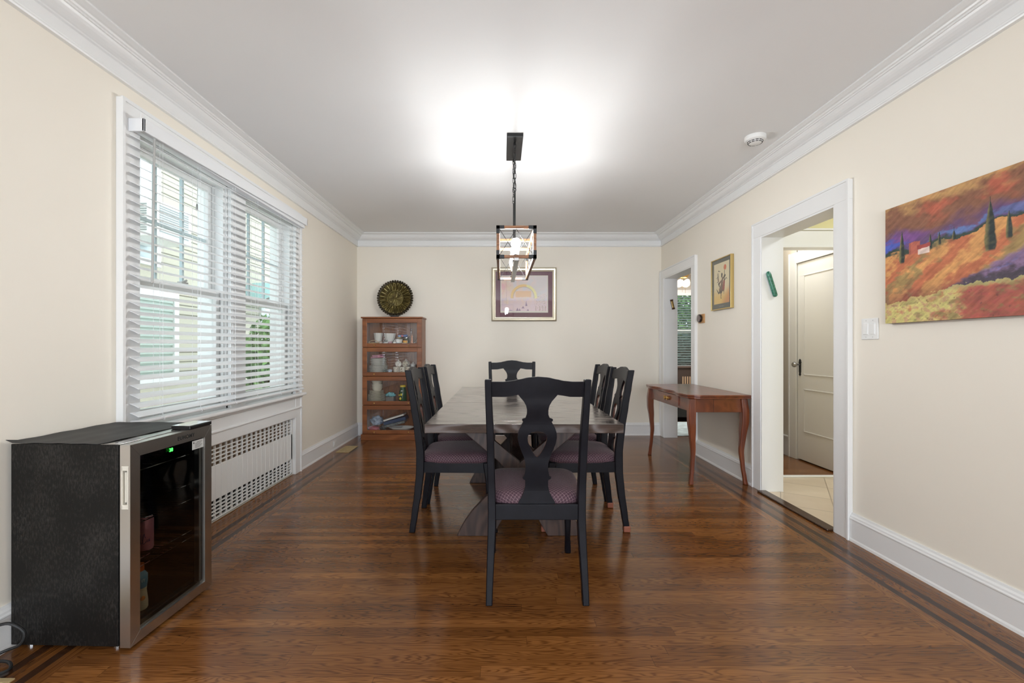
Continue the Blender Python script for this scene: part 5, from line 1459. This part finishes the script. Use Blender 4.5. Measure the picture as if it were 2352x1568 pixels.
# ------------------------------------------------------------ small wall and ceiling things
sd = thing('smoke_detector', 'round white smoke detector on the ceiling near the right crown moulding', 'smoke detector', (1.80, 3.23, ZC))
obj('housing', lathe(bmn(), [(0, ZC), (.070, ZC), (.070, ZC - .022), (.064, ZC - .03), (.05, ZC - .034), (.046, ZC - .044), (.038, ZC - .049), (0, ZC - .05)], (1.80, 3.23, 0), 40), M['white'], sd, smooth=True)
bm = bmn()
for r, z in ((.0485, ZC - .0375), (.044, ZC - .0455)):
    for k in range(12):
        a0 = 2 * PI * (k + .12) / 12; a1 = 2 * PI * (k + .88) / 12
        tube(bm, [(1.80 + r * math.cos(a0 + (a1 - a0) * j / 5), 3.23 + r * math.sin(a0 + (a1 - a0) * j / 5), z) for j in range(6)], .0028, 5)
obj('slots', bm, M['rubber'], sd)
th = thing('thermostat', 'round dark thermostat on a square tan wood plate on the right wall', 'thermostat', (XR, 4.80, 1.42))
bm = bmn(); box(bm, XR - .014, XR, 4.735, 4.865, 1.418, 1.512, .002)
obj('mount_plate', bm, flat('raw_pine', (.50, .27, .11), .6, var=.2, vs=20), th)
MR = Matrix.Rotation(-PI / 2, 4, 'Y')
obj('body', lathe(bmn(), [(0, .014), (.038, .014), (.043, .02), (.043, .034), (.040, .038), (0, .038)], (XR, 4.805, 1.468), 32, MR), flat('bronze_dark', (.035, .022, .018), .35, .4), th, smooth=True)
obj('dial_face', lathe(bmn(), [(0, .0378), (.036, .0378), (.034, .0392), (0, .0395)], (XR, 4.805, 1.468), 32, MR), flat('taupe_face', (.19, .15, .14), .3), th, smooth=True)
sw = thing('light_switch', 'white double rocker light switch plate beside the landscape canvas', 'light switch', (XR, 2.612, 1.206))
bm = bmn(); box(bm, XR - .006, XR, 2.552, 2.672, 1.206, 1.328, .004)
obj('plate', bm, M['white'], sw)
for y in (2.588, 2.636):
    bm = bmn(); box(bm, XR - .0075, XR - .005, y - .019, y + .019, 1.232, 1.302, .001); box(bm, XR - .011, XR - .005, y - .016, y + .016, 1.236, 1.298, .002, Matrix.Translation((XR, y, 1.267)) @ Matrix.Rotation(.05 if y > 2.6 else -.02, 4, 'Y') @ Matrix.Translation((-XR, -y, -1.267)))
    obj('rocker', bm, M['white'], sw)
bm = bmn()
for y in (2.588, 2.636):
    for z in (1.22, 1.315): cyl(bm, (XR - .0068, y, z), (XR - .005, y, z), .003, n=8)
obj('screw', bm, M['label'], sw)
mz = thing('green_amulet', 'slanted long green stone amulet case fixed inside the near door frame', 'amulet', (2.171, D1b - .02, 1.55))
MZ = Matrix.Translation((2.170, D1b - .024, 1.668)) @ Matrix.Rotation(-.30, 4, 'Y')
bm = bmn(); R = []
for z, w_ in ((-.105, .006), (-.098, .017), (-.085, .019), (.085, .019), (.098, .017), (.108, .006)):
    R.append([MZ @ Vector((w_ * math.cos(2 * PI * k / 10), .012 * math.sin(2 * PI * k / 10) * w_ / .019, z)) for k in range(10)])
rings(bm, R)
for k in range(16): tube(bm, [MZ @ Vector((.0195 * math.cos(PI + PI * j / 6), .0135 * math.sin(PI + PI * j / 6), -.08 + k * .0105 + .006 * math.cos(PI * j / 6))) for j in range(7)], .0016, 5)
obj('case', bm, M['green_glass'], mz, smooth=True)
mz2 = thing('small_amulet', 'small slanted brown and gold amulet case inside the far door frame', 'amulet', (2.206, D2b - .02, 1.65))
MZ = Matrix.Translation((2.200, D2b - .022, 1.715)) @ Matrix.Rotation(-.22, 4, 'Y')
bm = bmn(); box(bm, -.016, .016, -.007, .010, -.05, .05, .004, MZ); box(bm, -.019, .019, -.008, .010, .045, .065, .004, MZ); box(bm, -.019, .019, -.008, .010, -.065, -.045, .004, MZ)
obj('case', bm, flat('bronze_brown', (.10, .055, .03), .35, .5), mz2)
bm = bmn(); box(bm, -.011, .011, -.0095, -.006, -.042, .042, .002, MZ)
obj('inlay', bm, M['goldframe'], mz2)

# ------------------------------------------------------------ light
w = bpy.data.worlds.new('world'); SC.world = w; w.use_nodes = True
bg = w.node_tree.nodes['Background']; bg.inputs[0].default_value = (.86, .94, 1, 1); bg.inputs[1].default_value = 2.6
def area(name, loc, rot, sx, sy, p, col=(1, 1, 1)):
    l = bpy.data.lights.new(name, 'AREA'); l.shape = 'RECTANGLE'; l.size = sx; l.size_y = sy; l.energy = p; l.color = col
    o = bpy.data.objects.new(name, l); COL.objects.link(o); o.location = loc; o.rotation_euler = rot; return o
# added fill light, unseen, in the opening behind the photographer
area('front_fill_light', (.1, YF - .13, 1.265), (PI / 2, 0, 0), 3.0, 1.4, 150, (.90, .98, 1.09))
# added fill lights, unseen, that brighten the neighbouring rooms
area('lobby_fill_light', (3.3, 2.9, ZC - .03), (0, 0, 0), .5, .5, 21, (.96, 1, 1.05))
area('hall_fill_light', (2.68, 4.52, ZC - .03), (0, 0, 0), .35, .35, 9, (.94, 1, 1.09))
area('far_room_fill_light', (3.9, 7.6, ZC - .05), (0, 0, 0), .5, .5, 62, (1, .97, .93))
SC.view_settings.view_transform = 'Standard'; SC.view_settings.look = 'None'; SC.view_settings.gamma = 1; SC.view_settings.use_curve_mapping = False
SC.view_settings.exposure = 0.25
cy = SC.cycles
cy.max_bounces = 10; cy.diffuse_bounces = 5; cy.glossy_bounces = 4; cy.transparent_max_bounces = 16; cy.transmission_bounces = 6
cy.sample_clamp_indirect = 6; cy.sample_clamp_direct = 0; cy.caustics_reflective = False; cy.caustics_refractive = False
cy.use_denoising = True
